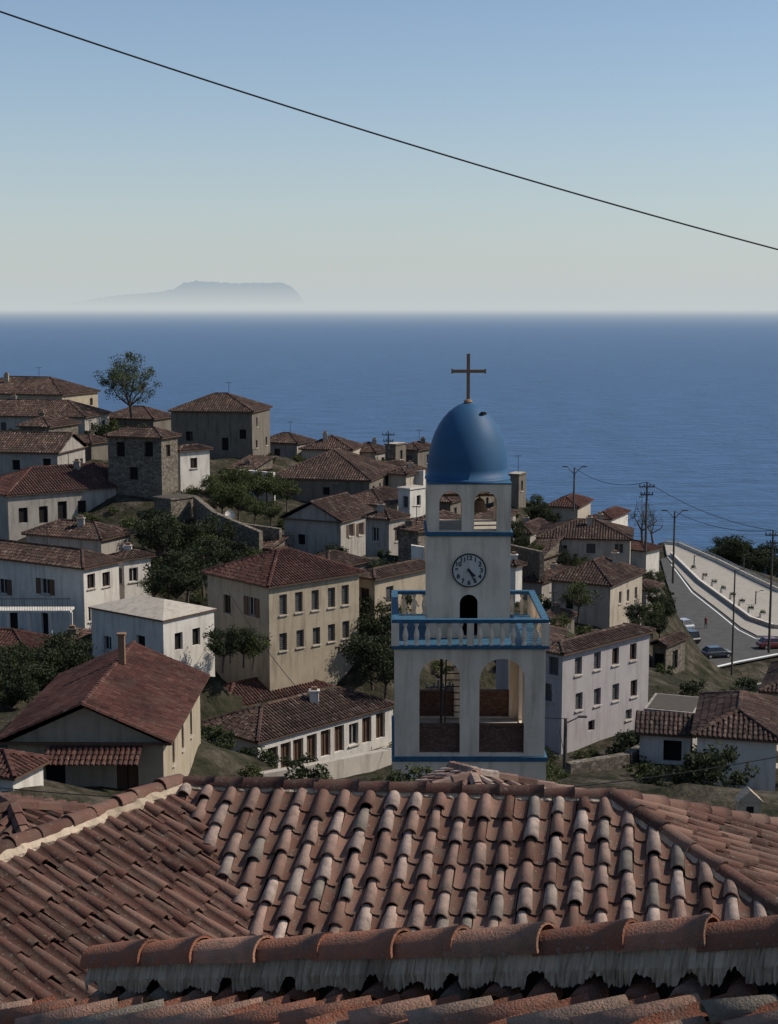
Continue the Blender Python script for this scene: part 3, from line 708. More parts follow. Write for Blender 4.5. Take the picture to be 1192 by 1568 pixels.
tb=MB(); tb.lathe((tx+.45,ty,-7.5),[(.34,0),(.30,.06),(.22,.25),(.17,.42),(.05,.5),(.0,.51)],14); tb.tube((tx+.45,ty,-7),(tx+.45,ty,-6.33),.03,.03,6); tb.tube((tx-1.2,ty,-6.9),(tx+1.2,ty,-6.9),.05,.05,6)
tb.build('bell',[M_RUST],tower,TO,smooth=False)
tb=MB(); r0=1.53; Hd=2.78; zd=zt2+.052
prof=[(r0+.05,0),(r0+.05,.07),(r0-.02,.11)]
pr=[(1.0,.0),(.995,.12),(.975,.24),(.94,.36),(.885,.48),(.81,.60),(.715,.70),(.60,.80),(.47,.88),(.32,.945),(.18,.985),(.10,1.0)]
for a,b in pr: prof.append(((r0-.03)*a,.11+(Hd-.11)*b))
prof+=[(.09,Hd+.12),(.0,Hd+.14)]
tb.lathe((tx,ty,zd),prof,64)
tb.build('blue_dome',[M_BLUE],tower,TO,smooth=True)
tb=MB(); tb.box((tx-h-.03,ty-h-.03,zt2+.002),(2*h+.06,0,0),(0,2*h+.06,0),(0,0,.048)); tb.build('dome_plinth',[M_TRIM],tower,TO)
tb=MB()
for k in range(7):
    tb.cbox((tx+.50+.02*k,ty-.62+.06*k,zd+2.45-.012*k),.12,.10,.10,0,.6)
tb.build('dome_hatch',[M_HOLE],tower,TO)
tb=MB(); zx=zd+Hd+.1
tb.box((tx-.06,ty-.05,zx-.02),(.12,0,0),(0,.09,0),(0,0,1.72)); tb.box((tx-.6,ty-.065,zx+1.0),(1.22,0,0),(0,.11,0),(0,0,.12))
for q in ((-.62,1.0),(.6,1.0)): tb.box((tx+q[0],ty-.07,zx+q[1]-.03),(.05,0,0),(0,.12,0),(0,0,.18))
tb.lathe((tx,ty-.01,zx-.12),[(.13,0),(.17,.06),(.13,.13),(.05,.16)],12)
tb.build('cross',[M_RUST],tower,TO)
ck=MB(); cy=ty-h-.002; cz=-9.45
def disc(mb,r,y0,y1,mat,seg=48,rin=0):
    vs=[];fs=[]
    for i in range(seg):
        w=2*math.pi*i/seg
        for (rr,yy) in ((r,y0),(r,y1),(rin,y1)): vs.append((tx+rr*math.cos(w),yy,cz+rr*math.sin(w)))
    for i in range(seg):
        j=(i+1)%seg; fs.append((3*i,3*j,3*j+1,3*i+1)); fs.append((3*i+1,3*j+1,3*j+2,3*i+2))
    mb.add(vs,fs,mat)
disc(ck,.60,cy,cy-.05,0); disc(ck,.62,cy,cy-.07,1,48,.575); disc(ck,.05,cy-.05,cy-.1,1,16)
def hand(ang,L,w):
    d=Vector((math.sin(ang),0,math.cos(ang))); s=Vector((d.z,0,-d.x))*w
    o=Vector((tx,cy-.075,cz))-d*.08; ck.box(o-s/2,d*(L+.08),s,Vector((0,-.012,0)),1)
hand(math.radians(152),.46,.045); hand(math.radians(135),.30,.07)
ck.build('clock_face',[M_WHITE,M_IRON],tower,TO)
for k in range(1,13):
    cu=bpy.data.curves.new('numeral','FONT'); cu.body=str(k); cu.size=.23; cu.align_x='CENTER'; cu.align_y='CENTER'; cu.extrude=.004; cu.offset=.006
    o=bpy.data.objects.new('num_c',cu); COL.objects.link(o); bpy.context.view_layer.update()
    me=bpy.data.meshes.new_from_object(o.evaluated_get(bpy.context.evaluated_depsgraph_get())); bpy.data.objects.remove(o)
    me.materials.clear(); me.materials.append(M_IRON)
    ob=bpy.data.objects.new('clock_numeral_%d'%k,me); COL.objects.link(ob); ob.parent=tower
    w=math.radians(30*k); ob.matrix_local=Matrix.Translation((.45*math.sin(w),-h-.062,cz+24+.45*math.cos(w)))@Matrix.Rotation(math.pi/2,4,'X')
# ---------------------------------------------------------------- foreground roofs
A=P(272,1203,16.5); Hh_=P(940,1224,16.0); Bp=P(0,1310,14.2)
dh=Vector((-.17,-.985,0)); dv=(dh+Vector((0,0,-.40))).normalized()
nC_=(Hh_-A).cross(dv).normalized()
def onC(x,y): return Vector((x,y,A.z-((x-A.x)*nC_.x+(y-A.y)*nC_.y)/nC_.z))
V0=P(385,1440,14.3); V=onC(V0.x,V0.y); Q0=P(1192,1400,14.3); Q=onC(Q0.x,Q0.y)
Ve=A+(V-A)*1.7; Qe=Hh_+(Q-Hh_)*1.9
fr=empty('foreground_tiled_house',A)
rb=MB(); tile_plane(rb,[A,Hh_,Qe,Ve],dv,0.262,0.37,0.078,8,0,True,0.014,0.02,tbias=0.14); rb.build('centre_roof_slope',[M_FG,M_UNDER],fr,A,smooth=True)
rb=MB(); BL=A+(Bp-A)*3.2; VL=Ve+(Bp-A)*2.2
nL=(Bp-A).cross(V-A).normalized()
if nL.z<0:nL=-nL
dL=Vector((nL.x,nL.y,-(nL.x**2+nL.y**2)/nL.z))
tile_plane(rb,[A,BL,VL,Ve],dL,0.195,0.42,0.058,6,0,True,0.008,0.02); rb.build('left_roof_slope',[M_FGL,M_UNDER],fr,A,smooth=True)
rb=MB(); Rb=Vector((Hh_.x+1.45*1.9,Hh_.y+1.15*1.9,Hh_.z-(Hh_.z-Qe.z)*1.0))
nR=(Qe-Hh_).cross(Rb-Hh_).normalized()
if nR.z<0:nR=-nR
dR=Vector((nR.x,nR.y,-(nR.x**2+nR.y**2)/nR.z)); far=dR.normalized()*3
tile_plane(rb,[Hh_,Qe,Qe+far,Rb+far,Rb],dR,0.22,0.40,0.066,6,0,True,0.01,0.02,tbias=.1); rb.build('right_roof_slope',[M_FGL,M_UNDER],fr,A,smooth=True)
rb=MB(); bk=Vector((.17,.985,-.42))*3
tile_plane(rb,[A,Hh_,Rb,A+bk],(.17,.985,-.42),0.27,0.4,0.09,3,0,False)
lk=Vector((-.85,.52,-.44))*3; tile_plane(rb,[A,BL,BL+lk,A+lk],lk,0.25,0.4,0.09,3,0,False)
rb.build('rear_roof_slopes',[M_FGL,M_UNDER],fr,A)
rb=MB()
caps(rb,BL,A,0.105,0.36,6,0,0.05,True,.018); caps(rb,Hh_,A,0.10,0.42,6,0,0.03,True,.015,.2); caps(rb,Qe,Hh_,0.105,0.38,6,0,0.04,True,.015); caps(rb,Rb,Hh_,0.10,0.4,6,0,0.03,True,.01)
rb.build('ridge_and_hip_caps',[M_FGL],fr,A,smooth=True)
def rough_bed(name,p0,p1,w,h,mat,par,org,seed=1,nseg=90,dz=0.0,scal=0.0):
    rr=random.Random(seed); b=MB(); d=(p1-p0); Lg=d.length; dl=d.normalized(); s=dl.cross(Vector((0,0,1))).normalized(); vs=[]
    for i in range(nseg+1):
        f=i/nseg; c=p0+d*f
        sc=scal*max(0,math.sin(2*math.pi*f*Lg/0.25+math.sin(f*23)*.8))**.6*(.75+.4*math.sin(f*61)) if scal else 0
        for (a,z) in ((-1,-.6),(-1,.1),(-.6,.9),(0,1.0),(.6,.9),(1,.1),(1,-.6)):
            vs.append(c+s*(a*w*(1+rr.uniform(-.13,.13)))+Vector((0,0,dz+z*h*(1+rr.uniform(-.2,.12))+(sc if z<0 else 0))))
    fs=[(i*7+j,i*7+j+1,(i+1)*7+j+1,(i+1)*7+j) for i in range(nseg) for j in range(6)]
    b.add(vs,fs); return b.build(name,[mat],par,org)
rough_bed('ridge_mortar',BL,A,.15,.08,M_MORTAR,fr,A,2); rough_bed('centre_ridge_mortar',A,Hh_,.10,.05,M_MORTAR,fr,A,3); rough_bed('hip_mortar',Hh_,Qe,.12,.06,M_MORTAR,fr,A,4)
wb=MB()
for a,b in ((Ve,Qe),(VL,Ve),(Qe,Qe+far)):
    wb.add([a-Vector((0,0,.1)),b-Vector((0,0,.1)),b-Vector((0,0,9)),a-Vector((0,0,9))],[(0,1,2,3)])
wb.build('house_walls',[M_MORTAR],fr,A)
# nearest roof
N0=P(150,1478,8.3); N1=P(1260,1446,6.0)
M0=P(60,1546,8.15); M1=P(1260,1548,5.75)
nr=empty('near_tiled_house',N0)
dn=Vector((-.98,-.12,-.27)).normalized(); dirl=(M1-M0).normalized()
nN=dirl.cross(dn).normalized()
if nN.z<0:nN=-nN
def onN(x,y): return Vector((x,y,M0.z-((x-M0.x)*nN.x+(y-M0.y)*nN.y)/nN.z))
M0e=M0-dirl*.2
rb=MB(); tile_plane(rb,[M0e,M1+dirl*.6,onN(M1.x+.6,2.2),onN(-3.4,2.2),onN(-3.6,M0.y-.6)],dn,0.21,0.42,0.078,10,0,True,0.016,0.02,tbias=0.15); rb.build('near_roof_slope',[M_NEAR,M_UNDER],nr,N0,smooth=True)
rb=MB(); caps(rb,N1+dirl*.4,N0,0.112,0.44,12,0,0.02,True,.018,0.3); rb.build('near_ridge_caps',[M_NEAR],nr,N0,smooth=True)
rough_bed('near_ridge_mortar',N0,N1+(N1-N0)*.06,.10,.12,M_MORTAR,nr,N0,5,520,-.065,.075)
rb=MB(); a=N0-Vector((0,0,.05)); b=N1+(N1-N0)*.06-Vector((0,0,.05)); rb.add([a,b,b-Vector((0,0,.7)),a-Vector((0,0,.7))],[(0,1,2,3)]); rb.build('ridge_shade_sheet',[M_HOLE],nr,N0)  # dark sheet standing in for the shade inside the mortar gaps
# pan tiles whose mouths sit in the gaps of the mortar
rb=MB(); Lm=(N1-N0).length; k=0.1
while k<Lm:
    q=N0.lerp(N1,k/Lm)-Vector((0,0.01,.20)); dd=Vector((-.45,-.85,-.2)).normalized()
    caps(rb,q+dd*ru(.12,.17),q-dd*.05,ru(.07,.085),.3,8,0,0.0,True,.012,.6); k+=ru(.23,.27)
rb.build('pan_tile_ends',[M_NEAR],nr,N0,smooth=True)
wb=MB(); a=M0e+Vector((0,.25,-.2)); b=M1+dirl*.6+Vector((0,.25,-.2)); wb.add([a,b,b-Vector((0,0,9)),a-Vector((0,0,9))],[(0,1,2,3)])
wb.build('house_walls',[M_MORTAR],nr,N0)
# ---------------------------------------------------------------- vegetation
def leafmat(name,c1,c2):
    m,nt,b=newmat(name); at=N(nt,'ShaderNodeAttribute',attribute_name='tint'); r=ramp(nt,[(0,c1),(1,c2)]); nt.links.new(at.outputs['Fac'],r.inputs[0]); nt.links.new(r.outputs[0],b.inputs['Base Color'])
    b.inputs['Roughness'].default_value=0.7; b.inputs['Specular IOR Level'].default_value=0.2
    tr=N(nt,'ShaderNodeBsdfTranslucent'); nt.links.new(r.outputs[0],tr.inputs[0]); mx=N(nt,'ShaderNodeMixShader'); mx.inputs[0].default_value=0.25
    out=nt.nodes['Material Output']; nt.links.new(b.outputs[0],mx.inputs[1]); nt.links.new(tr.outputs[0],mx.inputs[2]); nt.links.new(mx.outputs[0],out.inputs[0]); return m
M_LEAF=leafmat('olive_foliage',(0.022,0.032,0.010),(0.10,0.115,0.038)); M_LEAFD=leafmat('dark_foliage',(0.011,0.017,0.007),(0.048,0.06,0.024)); M_BARK=simple('bark',(0.09,0.07,0.055),0.95)
def rv():
    while True:
        v=Vector((ru(-1,1),ru(-1,1),ru(-1,1)))
        if 0.05<v.length<1: return v.normalized()
def tree_mesh(name,H,cr,nclump,nleaf,ls,trunk=0.35,mat=None,flat=0.8,sparse=1.0,rmin=.45,up=.1,nlimb=0):
    mb=MB(); top=H*trunk
    lean=Vector((ru(-.1,.1)*H,ru(-.1,.1)*H,0))
    fk=Vector((0,0,top))+lean*.4
    if trunk>0.02: mb.tube((0,0,-.5),fk,H*.03,H*.022,7,1)
    cc=fk+Vector((0,0,(H-top)*.5))+lean*.3; ch=(H-top)*.55
    limbs=[]
    for i in range(nlimb):
        w=2*math.pi*i/nlimb+ru(-.4,.4); el=ru(.5,1.25)
        j1=fk+Vector((math.cos(w)*math.cos(el),math.sin(w)*math.cos(el),math.sin(el)))*(H*ru(.16,.26))
        j2=j1+Vector((math.cos(w+ru(-.5,.5))*.6,math.sin(w+ru(-.5,.5))*.6,ru(.5,1)))*(H*ru(.12,.2))
        mb.tube(fk,j1,H*.017,H*.012,6,1,False); mb.tube(j1,j2,H*.012,H*.007,5,1,False); limbs+=[j1,j2]
    for i in range(nclump):
        v=rv(); rad=ru(rmin,1.0)
        c=cc+Vector((v.x*cr*rad,v.y*cr*rad,v.z*ch*rad*flat))
        if c.z<top*0.6: c.z=top*0.6+R()*.3
        if limbs: src=min(limbs,key=lambda q:(q-c).length+R()*.8)
        else: src=fk
        mid=src.lerp(c,.5)+Vector((ru(-.1,.1),ru(-.1,.1),up))*cr
        if trunk>0.02:
            r_=H*(.006 if limbs else .012)
            mb.tube(src,mid,r_,r_*.6,5,1,False); mb.tube(mid,c,r_*.6,H*.002,4,1,False)
        cs=cr*ru(.18,.42)*sparse; tb=ru(.15,.85)
        for k in range(nleaf):
            w=rv()*(R()**.45)*cs; p=c+Vector((w.x,w.y,w.z*.75)); a=rv()*ls*ru(.6,1.3); bb=a.cross(rv()).normalized()*ls*ru(.35,.7)
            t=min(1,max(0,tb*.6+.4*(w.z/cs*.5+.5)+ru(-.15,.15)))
            mb.add([p-a*.5,p+bb*.5,p+a*.5,p-bb*.5],[(0,1,2,3)],0,t)
    me=bpy.data.meshes.new(name); me.from_pydata(mb.v,[],mb.f); me.materials.append(mat or M_LEAF); me.materials.append(M_BARK)
    me.polygons.foreach_set('material_index',mb.m); at=me.attributes.new('tint','FLOAT','FACE'); at.data.foreach_set('value',mb.t); return me
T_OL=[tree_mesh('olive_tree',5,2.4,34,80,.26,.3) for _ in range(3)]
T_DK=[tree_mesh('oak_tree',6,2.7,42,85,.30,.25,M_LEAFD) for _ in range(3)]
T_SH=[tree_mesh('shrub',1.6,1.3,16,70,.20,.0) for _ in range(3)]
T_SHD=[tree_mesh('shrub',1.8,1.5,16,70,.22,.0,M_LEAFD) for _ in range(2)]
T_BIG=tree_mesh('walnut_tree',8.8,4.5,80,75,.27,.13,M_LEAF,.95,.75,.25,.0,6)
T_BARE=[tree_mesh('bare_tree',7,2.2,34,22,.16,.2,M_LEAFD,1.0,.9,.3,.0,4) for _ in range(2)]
def inst(kind,me,u,D,s,dz=0,v=None,sz=1):
    q=P(u,800,D); z=hz(q.x,q.y) if v is None else P(u,v,D).z
    o=bpy.data.objects.new(kind,me); COL.objects.link(o); o.location=(q.x,q.y,z+dz-.15); o.scale=(s,s,s*sz*ru(.9,1.1)); o.rotation_euler=(0,0,ru(0,6.28)); return o
inst('walnut_tree',T_BIG,206,196,.95,0,632)
for u,D in ((230,195),(255,194),(180,197),(130,205)): inst('shrub',random.choice(T_SH),u,D,1.6)
for u,v,D in [(330,770,152),(350,765,155),(372,768,156),(395,770,156),(420,768,158),(440,775,155),(340,790,148),(365,792,148),(390,795,146),(415,800,144),(325,760,156),(350,752,160),(380,755,160),(410,762,158)]:
    inst('olive_tree',random.choice(T_OL),u,D,ru(.55,.8),-.3,v)
for u,v,D in [(245,860,128),(265,850,132),(290,860,132),(315,865,130),(255,900,120),(285,905,119),(310,895,121),(240,840,134),(345,870,128),(235,915,118),(325,850,136),(270,925,114)]:
    inst('oak_tree',random.choice(T_DK+T_OL[:1]),u,D,ru(.6,.85),-.6,v)
for u,v,D in [(10,1070,92),(40,1078,90),(65,1068,92),(20,1040,97),(50,1045,96),(80,1050,95),(5,1095,86),(95,1055,93)]:
    inst('oak_tree',random.choice(T_DK),u,D,ru(.5,.7),-.3,v)
for u,v,D in [(585,955,118),(600,960,116),(612,950,118),(575,1000,112),(595,920,124),(590,1010,110),(570,1040,104),(590,1060,102)]:
    inst('oak_tree',random.choice(T_DK),u,D,ru(.6,.85),-.3,v)
inst('olive_tree',T_OL[0],888,132,.75,0,945)
for u,v,D in [(975,955,138),(1000,960,140),(1020,952,142),(1005,935,146),(985,975,135),(1015,975,138),(790,800,185),(810,805,182),(830,803,182),(780,790,188),(800,790,190),(822,785,192),(845,805,180),(350,1002,101),(370,1008,100),(385,1012,100),(338,1015,99),
   (800,845,165),(820,850,160),(790,830,170),(870,875,158),(895,880,156),(1010,895,168),(990,900,166),(640,890,130),(800,960,125),(815,945,128)]:
    inst('olive_tree',random.choice(T_OL+T_DK),u,D,ru(.36,.55),-.3,v)
for u,v,D in [(1092,880,300),(1110,878,305),(1128,880,300),(1148,884,300),(1165,890,295),(1186,896,290),(1118,868,310),(1140,870,308),(1160,878,304),(1180,885,300)]:
    inst('oak_tree',random.choice(T_DK),u,D,ru(1.1,1.45),-.5,v)
inst('bare_tree',T_BARE[0],985,165,.8,0,826); inst('bare_tree',T_BARE[1],1001,163,.65,0,826)
for u,v,D in [(1010,1200,82),(1040,1190,84),(1075,1185,84),(1100,1192,80),(1030,1215,74),(1060,1212,74),(1130,1200,74),(990,1205,80),(1110,1210,70),(1150,1085,135),(1172,1082,135),(1190,1078,135),(1160,1095,128),(1130,1095,128),(1105,1095,128),
  (1000,1150,84),(975,1165,84),(1020,1180,82)]:
    inst('shrub',random.choice(T_SHD),u,D,ru(.9,1.3),0,v)
for u,v,D in [(330,1185,84),(345,1195,82),(380,1200,80),(490,1205,80),(630,1205,49.5),(835,1200,60),(850,1210,58),(320,1150,90),(240,1025,98),(255,1030,96)]:
    inst('shrub',random.choice(T_SH),u,D,ru(.4,.7),0,v)
cnt=0
while cnt<850:
    x=ru(-75,95); y=ru(75,260); z=hz(x,y)
    if inpoly(x,y,zone): continue
    if x>0.19*y and 135<y<260: continue
    bad=False
    for (kx,ky,a1,a2,b1,b2,l1,l2) in FOOT:
        px,py=x-kx,y-ky; aa=px*a1+py*a2; bb=px*b1+py*b2
        if -1.0<aa<l1+1.0 and -1.0<bb<l2+1.0: bad=True;break
    if bad: continue
    cnt+=1
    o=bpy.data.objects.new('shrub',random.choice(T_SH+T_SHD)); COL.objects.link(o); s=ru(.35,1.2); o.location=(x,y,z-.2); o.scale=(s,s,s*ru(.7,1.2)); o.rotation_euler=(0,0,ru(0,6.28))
# ---------------------------------------------------------------- poles, lamps, wires
def pole(name,u,vt,vb,D,style):
    t=P(u,vt,D); bt=P(u,vb,D); b=MB(); o=Vector((bt.x,bt.y,bt.z)); T=Vector((bt.x,bt.y,t.z))
    b.tube(o-Vector((0,0,1)),T,.14,.09,8)
    if style=='lamp':
        for s in (-1,1):
            b.tube(T-Vector((0,0,.8)),T+Vector((s*.9,0,.1)),.05,.04,6); b.cbox(T+Vector((s*1.15,0,.12)),.6,.2,.12)
    elif style=='power':
        for k,w in ((.5,.8),(1.3,.65)):
            b.cbox(T-Vector((0,0,k)),w*2,.12,.12)
            for s in (-1,-.4,.4,1): b.lathe(T+Vector((s*w*.9,0,-k+.06)),[(.03,0),(.07,.05),(.05,.12),(.07,.18),(.0,.25)],8)
    else:
        b.tube(T-Vector((0,0,.3)),T+Vector((.8,0,.1)),.04,.03,6); b.cbox(T+Vector((.95,0,.1)),.5,.18,.1)
    b.build(name,[M_POLE],None,o); return T
t1=pole('street_lamp',879,716,770,178,'lamp'); t2=pole('power_pole',989,738,830,150,'power'); t3=pole('street_lamp',1031,783,880,165,'lamp'); t4=pole('power_pole',1178,812,985,150,'power')
pole('street_lamp',1121,872,1025,185,'single'); pole('street_lamp',1138,848,900,262,'single'); pole('street_lamp',1156,905,960,230,'single'); pole('street_lamp',1062,850,905,262,'single')
pole('power_pole',672,1040,1130,88,'power'); t5=pole('power_pole',865,1100,1185,82,'single'); t6=pole('power_pole',595,660,700,190,'power')
M_WIRE=simple('black_cable',(0.015,0.015,0.016),0.7)
def wire(name,a,b,sag,r,n=40):
    cu=bpy.data.curves.new(name,'CURVE'); cu.dimensions='3D'; cu.bevel_depth=r; cu.bevel_resolution=2
    s=cu.splines.new('POLY'); s.points.add(n)
    for i in range(n+1):
        f=i/n; q=a.lerp(b,f); q=q-Vector((0,0,4*sag*f*(1-f))); s.points[i].co=(q.x,q.y,q.z,1)
    cu.materials.append(M_WIRE); o=bpy.data.objects.new(name,cu); COL.objects.link(o)
wire('overhead_cable',P(-60,-3,9.5),P(1260,400,11),.06,.0058)
wire('overhead_cable',P(-60,1200,24),P(1260,1145,26),.62,.010)
wire('overhead_cable',t2,t4,.8,.03); wire('overhead_cable',t1,t2,1.0,.03); wire('overhead_cable',t3,t4,.8,.03); wire('overhead_cable',P(836,1010,92),P(872,1190,80),.1,.02)
wire('overhead_cable',P(350,905,104),P(470,1070,90),.4,.02); wire('overhead_cable',P(660,1045,88),t5,.6,.02); wire('overhead_cable',t4,P(1260,830,140),.3,.03)
b=MB(); q=P(352,789,146); b.lathe((0,0,0),[(0,.0),(.2,.02),(.38,.08),(.5,.16)],20); b.tube((0,0,0),(0,0,.5),.02,.02,5); b.tube((0,0,-.05),(0,.6,-1.0),.04,.04,6)
o=b.build('satellite_dish',[M_WHITE]); o.location=q; o.rotation_euler=(math.radians(65),0,.3)
q0=P(-20,938,115.2); q1=P(108,938,115.2); q1.z=q0.z
b=MB(); b.box(q0,q1-q0,(0,1.6,0),(0,0,.15),0)
for k in range(5): a=q0.lerp(q1,k/4); b.box(a+Vector((-.12,.05,-5)),(.24,0,0),(0,.24,0),(0,0,4.998),0)
for k in range(34): a=q0.lerp(q1,k/33)+Vector((0,.05,.15)); b.tube(a,a+Vector((0,0,.95)),.015,.015,4,1)
b.tube(q0+Vector((0,.05,1.1)),q1+Vector((0,.05,1.1)),.03,.03,5,1); b.build('balcony',[M_WHITE,M_IRON],None,q0)
b=MB(); p=P(62,1172,68.2); p2=P(212,1172,68.2); p2.z=p.z; up=Vector((0,1.4,.55))
tile_plane(b,[p,p2,p2+up,p+up],-up,.25,.4,.1,3); b.build('porch_roof',[M_RED,M_UNDER],None,p)
b=MB()
q=P(187,1003,78); b.cbox(q+Vector((0,0,.3)),.34,.34,1.6,0); b.cbox(q+Vector((0,0,1.15)),.46,.46,.1,0); b.build('chimney_stack',[M_RUST],None,q)
q=P(1146,1243,40); b=MB(); b.cbox(q+Vector((0,0,-.6)),.62,.4,1.9)
vs=[q+Vector((x,y,z)) for y in (-.22,.22) for x,z in ((-.36,.35),(.36,.35),(0,.68))]; b.add(vs,[(0,1,2),(3,5,4),(0,2,5,3),(1,4,5,2),(0,3,4,1)])
b.cbox(q+Vector((0,-.205,.02)),.2,.02,.4,1); b.build('chimney_with_gable_cap',[M_MORTAR,M_HOLE],None,q)
# ---------------------------------------------------------------- cars
def car(q,rot,col,name='parked_car',suv=False):
    m,nt,bs=newmat('car_paint'); bs.inputs['Base Color'].default_value=(*col,1); bs.inputs['Roughness'].default_value=.3; bs.inputs['Coat Weight'].default_value=.6
    b=MB(); W=.87; rf=1.72 if suv else 1.45
    st=[(-2.15,.42,.72,.70),(-2.0,.28,.88,.84),(-1.4,.22,.95,W),(-.6,.22,.96,W),(.6,.22,.96,W),(1.3,.22,.92,W),(1.9,.26,.80,.84),(2.12,.36,.66,.70)]
    vs=[]
    for x,z0,z1,w in st:
        for y,z in ((-w*.92,z0),(-w,z0+.15),(-w,z1-.12),(-w*.9,z1),(w*.9,z1),(w,z1-.12),(w,z0+.15),(w*.92,z0)): vs.append((x,y,z))
    n=8; fs=[(k*n+j,k*n+(j+1)%n,(k+1)*n+(j+1)%n,(k+1)*n+j) for k in range(len(st)-1) for j in range(n)]; fs+=[tuple(range(n)),tuple(range((len(st)-1)*n,len(st)*n))[::-1]]
    b.add(vs,fs,0)
    lo=[(-1.75,-.78),(1.15,-.78),(1.15,.78),(-1.75,.78)]; hi=[(-1.2,-.62),(.35,-.62),(.35,.62),(-1.2,.62)]
    if suv: hi[0]=(-1.6,-.64); hi[3]=(-1.6,.64)
    vs=[(x,y,.93) for x,y in lo]+[(x,y,rf-.05) for x,y in hi]; b.add(vs,[(0,1,5,4),(1,2,6,5),(2,3,7,6),(3,0,4,7)],1)
    b.box((hi[0][0]-.03,-.63,rf-.05),(hi[1][0]-hi[0][0]+.06,0,0),(0,1.26,0),(0,0,.06),0)
    for (i,j) in ((0,4),(1,5),(2,6),(3,7)): b.tube(vs[i],vs[j],.05,.04,5,0)
    for y in (-.78,.78): b.tube((-.35,y,.93),(-.35,y*.8,rf-.05),.04,.04,4,0)
    for x in (-1.3,1.32):
        for y in (-.83,.83):
            b.tube((x,y-.1,.32),(x,y+.1,.32),.32,.32,16,2); b.tube((x,y*1.12-.01,.32),(x,y*1.12+.01,.32),.17,.17,10,3)
    for y in (-.6,.6): b.cbox((2.06,y,.62),.1,.3,.12,3); b.cbox((-2.1,y,.68),.08,.25,.12,4)
    o=b.build(name,[m,M_GLASS,M_IRON,M_FRAME,simple('tail_lamp',(0.3,0.01,0.01),0.3)]); o.location=q; o.rotation_euler=(0,0,rot)
car(G(1097,1006,RZ+.005),math.radians(15),(0.02,0.028,0.04)); car(G(1054,982,RZ+.005),math.radians(110),(0.012,0.012,0.014),suv=True); car(G(1045,962,RZ+.005),math.radians(110),(0.35,0.36,0.37)); car(G(1183,992,RZ+.005),math.radians(10),(0.15,0.01,0.012))
# ---------------------------------------------------------------- pedestrian
def person(q,rot):
    V_=[(0,0,.93),(0,0,1.15),(0,0.01,1.38),(0,.0,1.5),(0,.02,1.62),(0,.02,1.70),
        (.18,0,1.42),(.23,-.06,1.15),(.24,.06,.92),(.24,.09,.84),
        (-.18,0,1.42),(-.24,.06,1.16),(-.23,.16,.95),(-.23,.2,.88),
        (.09,0,.88),(.1,.14,.50),(.1,.10,.08),(.1,.24,.04),
        (-.09,0,.88),(-.1,-.02,.48),(-.1,-.26,.14),(-.1,-.14,.03)]
    Ed=[(0,1),(1,2),(2,3),(3,4),(4,5),(2,6),(6,7),(7,8),(8,9),(2,10),(10,11),(11,12),(12,13),(0,14),(14,15),(15,16),(16,17),(0,18),(18,19),(19,20),(20,21)]
    Rr=[.14,.13,.15,.055,.095,.085,.07,.05,.035,.03,.07,.05,.035,.03,.095,.065,.045,.035,.095,.065,.045,.035]
    for hnd,sx in ((9,1),(13,-1)):
        bx,by,bz_=V_[hnd]
        for k in range(5):
            V_.append((bx,by-.03+.018*k if k<4 else by+.055,bz_-.07-(.01 if k in(1,2) else 0) if k<4 else bz_-.03)); Ed.append((hnd,len(V_)-1)); Rr.append(.009)
    me=bpy.data.meshes.new('pedestrian'); me.from_pydata(V_,Ed,[]); o=bpy.data.objects.new('pedestrian',me); COL.objects.link(o)
    o.modifiers.new('skin','SKIN')
    for i,r in enumerate(Rr): me.skin_vertices[0].data[i].radius=(r,r*.85 if i<4 else r)
    me.skin_vertices[0].data[0].use_root=True
    sb=o.modifiers.new('sub','SUBSURF'); sb.levels=1; sb.render_levels=1
    bpy.context.view_layer.update()
    m2=bpy.data.meshes.new_from_object(o.evaluated_get(bpy.context.evaluated_depsgraph_get())); bpy.data.objects.remove(o)
    m2.materials.clear()
    for mm in (simple('dark_trousers',(.03,.03,.045)),simple('red_shirt',(.22,.03,.03)),simple('skin',(.45,.27,.2)),simple('dark_hair',(.02,.015,.012))): m2.materials.append(mm)
    for p in m2.polygons:
        z=p.center.z; x=abs(p.center.x); k=0 if z<.95 else 1
        if z>1.49: k=2
        if z>1.68 or (z>1.58 and p.center.y<-.01): k=3
        if x>.19 and z<1.18: k=2
        p.material_index=k; p.use_smooth=True
    o=bpy.data.objects.new('pedestrian',m2); COL.objects.link(o); o.location=q; o.rotation_euler=(0,0,rot)
person(G(1081,962,RZ),2.6)
# ---------------------------------------------------------------- sea and island
HAZE=(0.54,0.585,0.60)
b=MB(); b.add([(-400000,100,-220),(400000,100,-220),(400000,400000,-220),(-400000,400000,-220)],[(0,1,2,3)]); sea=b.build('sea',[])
m,nt,bs=newmat('sea_water')
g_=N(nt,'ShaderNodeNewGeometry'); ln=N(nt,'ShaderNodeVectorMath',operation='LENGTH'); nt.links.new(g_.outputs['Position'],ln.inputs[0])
mp=posmap(nt,(0.0012,0.0004,1)); n1=N(nt,'ShaderNodeTexNoise'); n1.inputs['Scale'].default_value=1; n1.inputs['Detail'].default_value=8; n1.inputs['Roughness'].default_value=.6; nt.links.new(mp.outputs[0],n1.inputs['Vector'])
mp3=posmap(nt,(0.012,0.05,1)); n3=N(nt,'ShaderNodeTexNoise'); n3.inputs['Scale'].default_value=1; n3.inputs['Detail'].default_value=7; nt.links.new(mp3.outputs[0],n3.inputs['Vector'])
c=mixc(nt,n1.outputs[0],(0.032,0.078,0.160),(0.046,0.106,0.205))
r3=ramp(nt,[(0.35,(0.75,0.75,0.75)),(0.7,(1.3,1.3,1.3))]); nt.links.new(n3.outputs[0],r3.inputs[0]); c=mixc(nt,1.0,c,r3.outputs[0],'MULTIPLY')
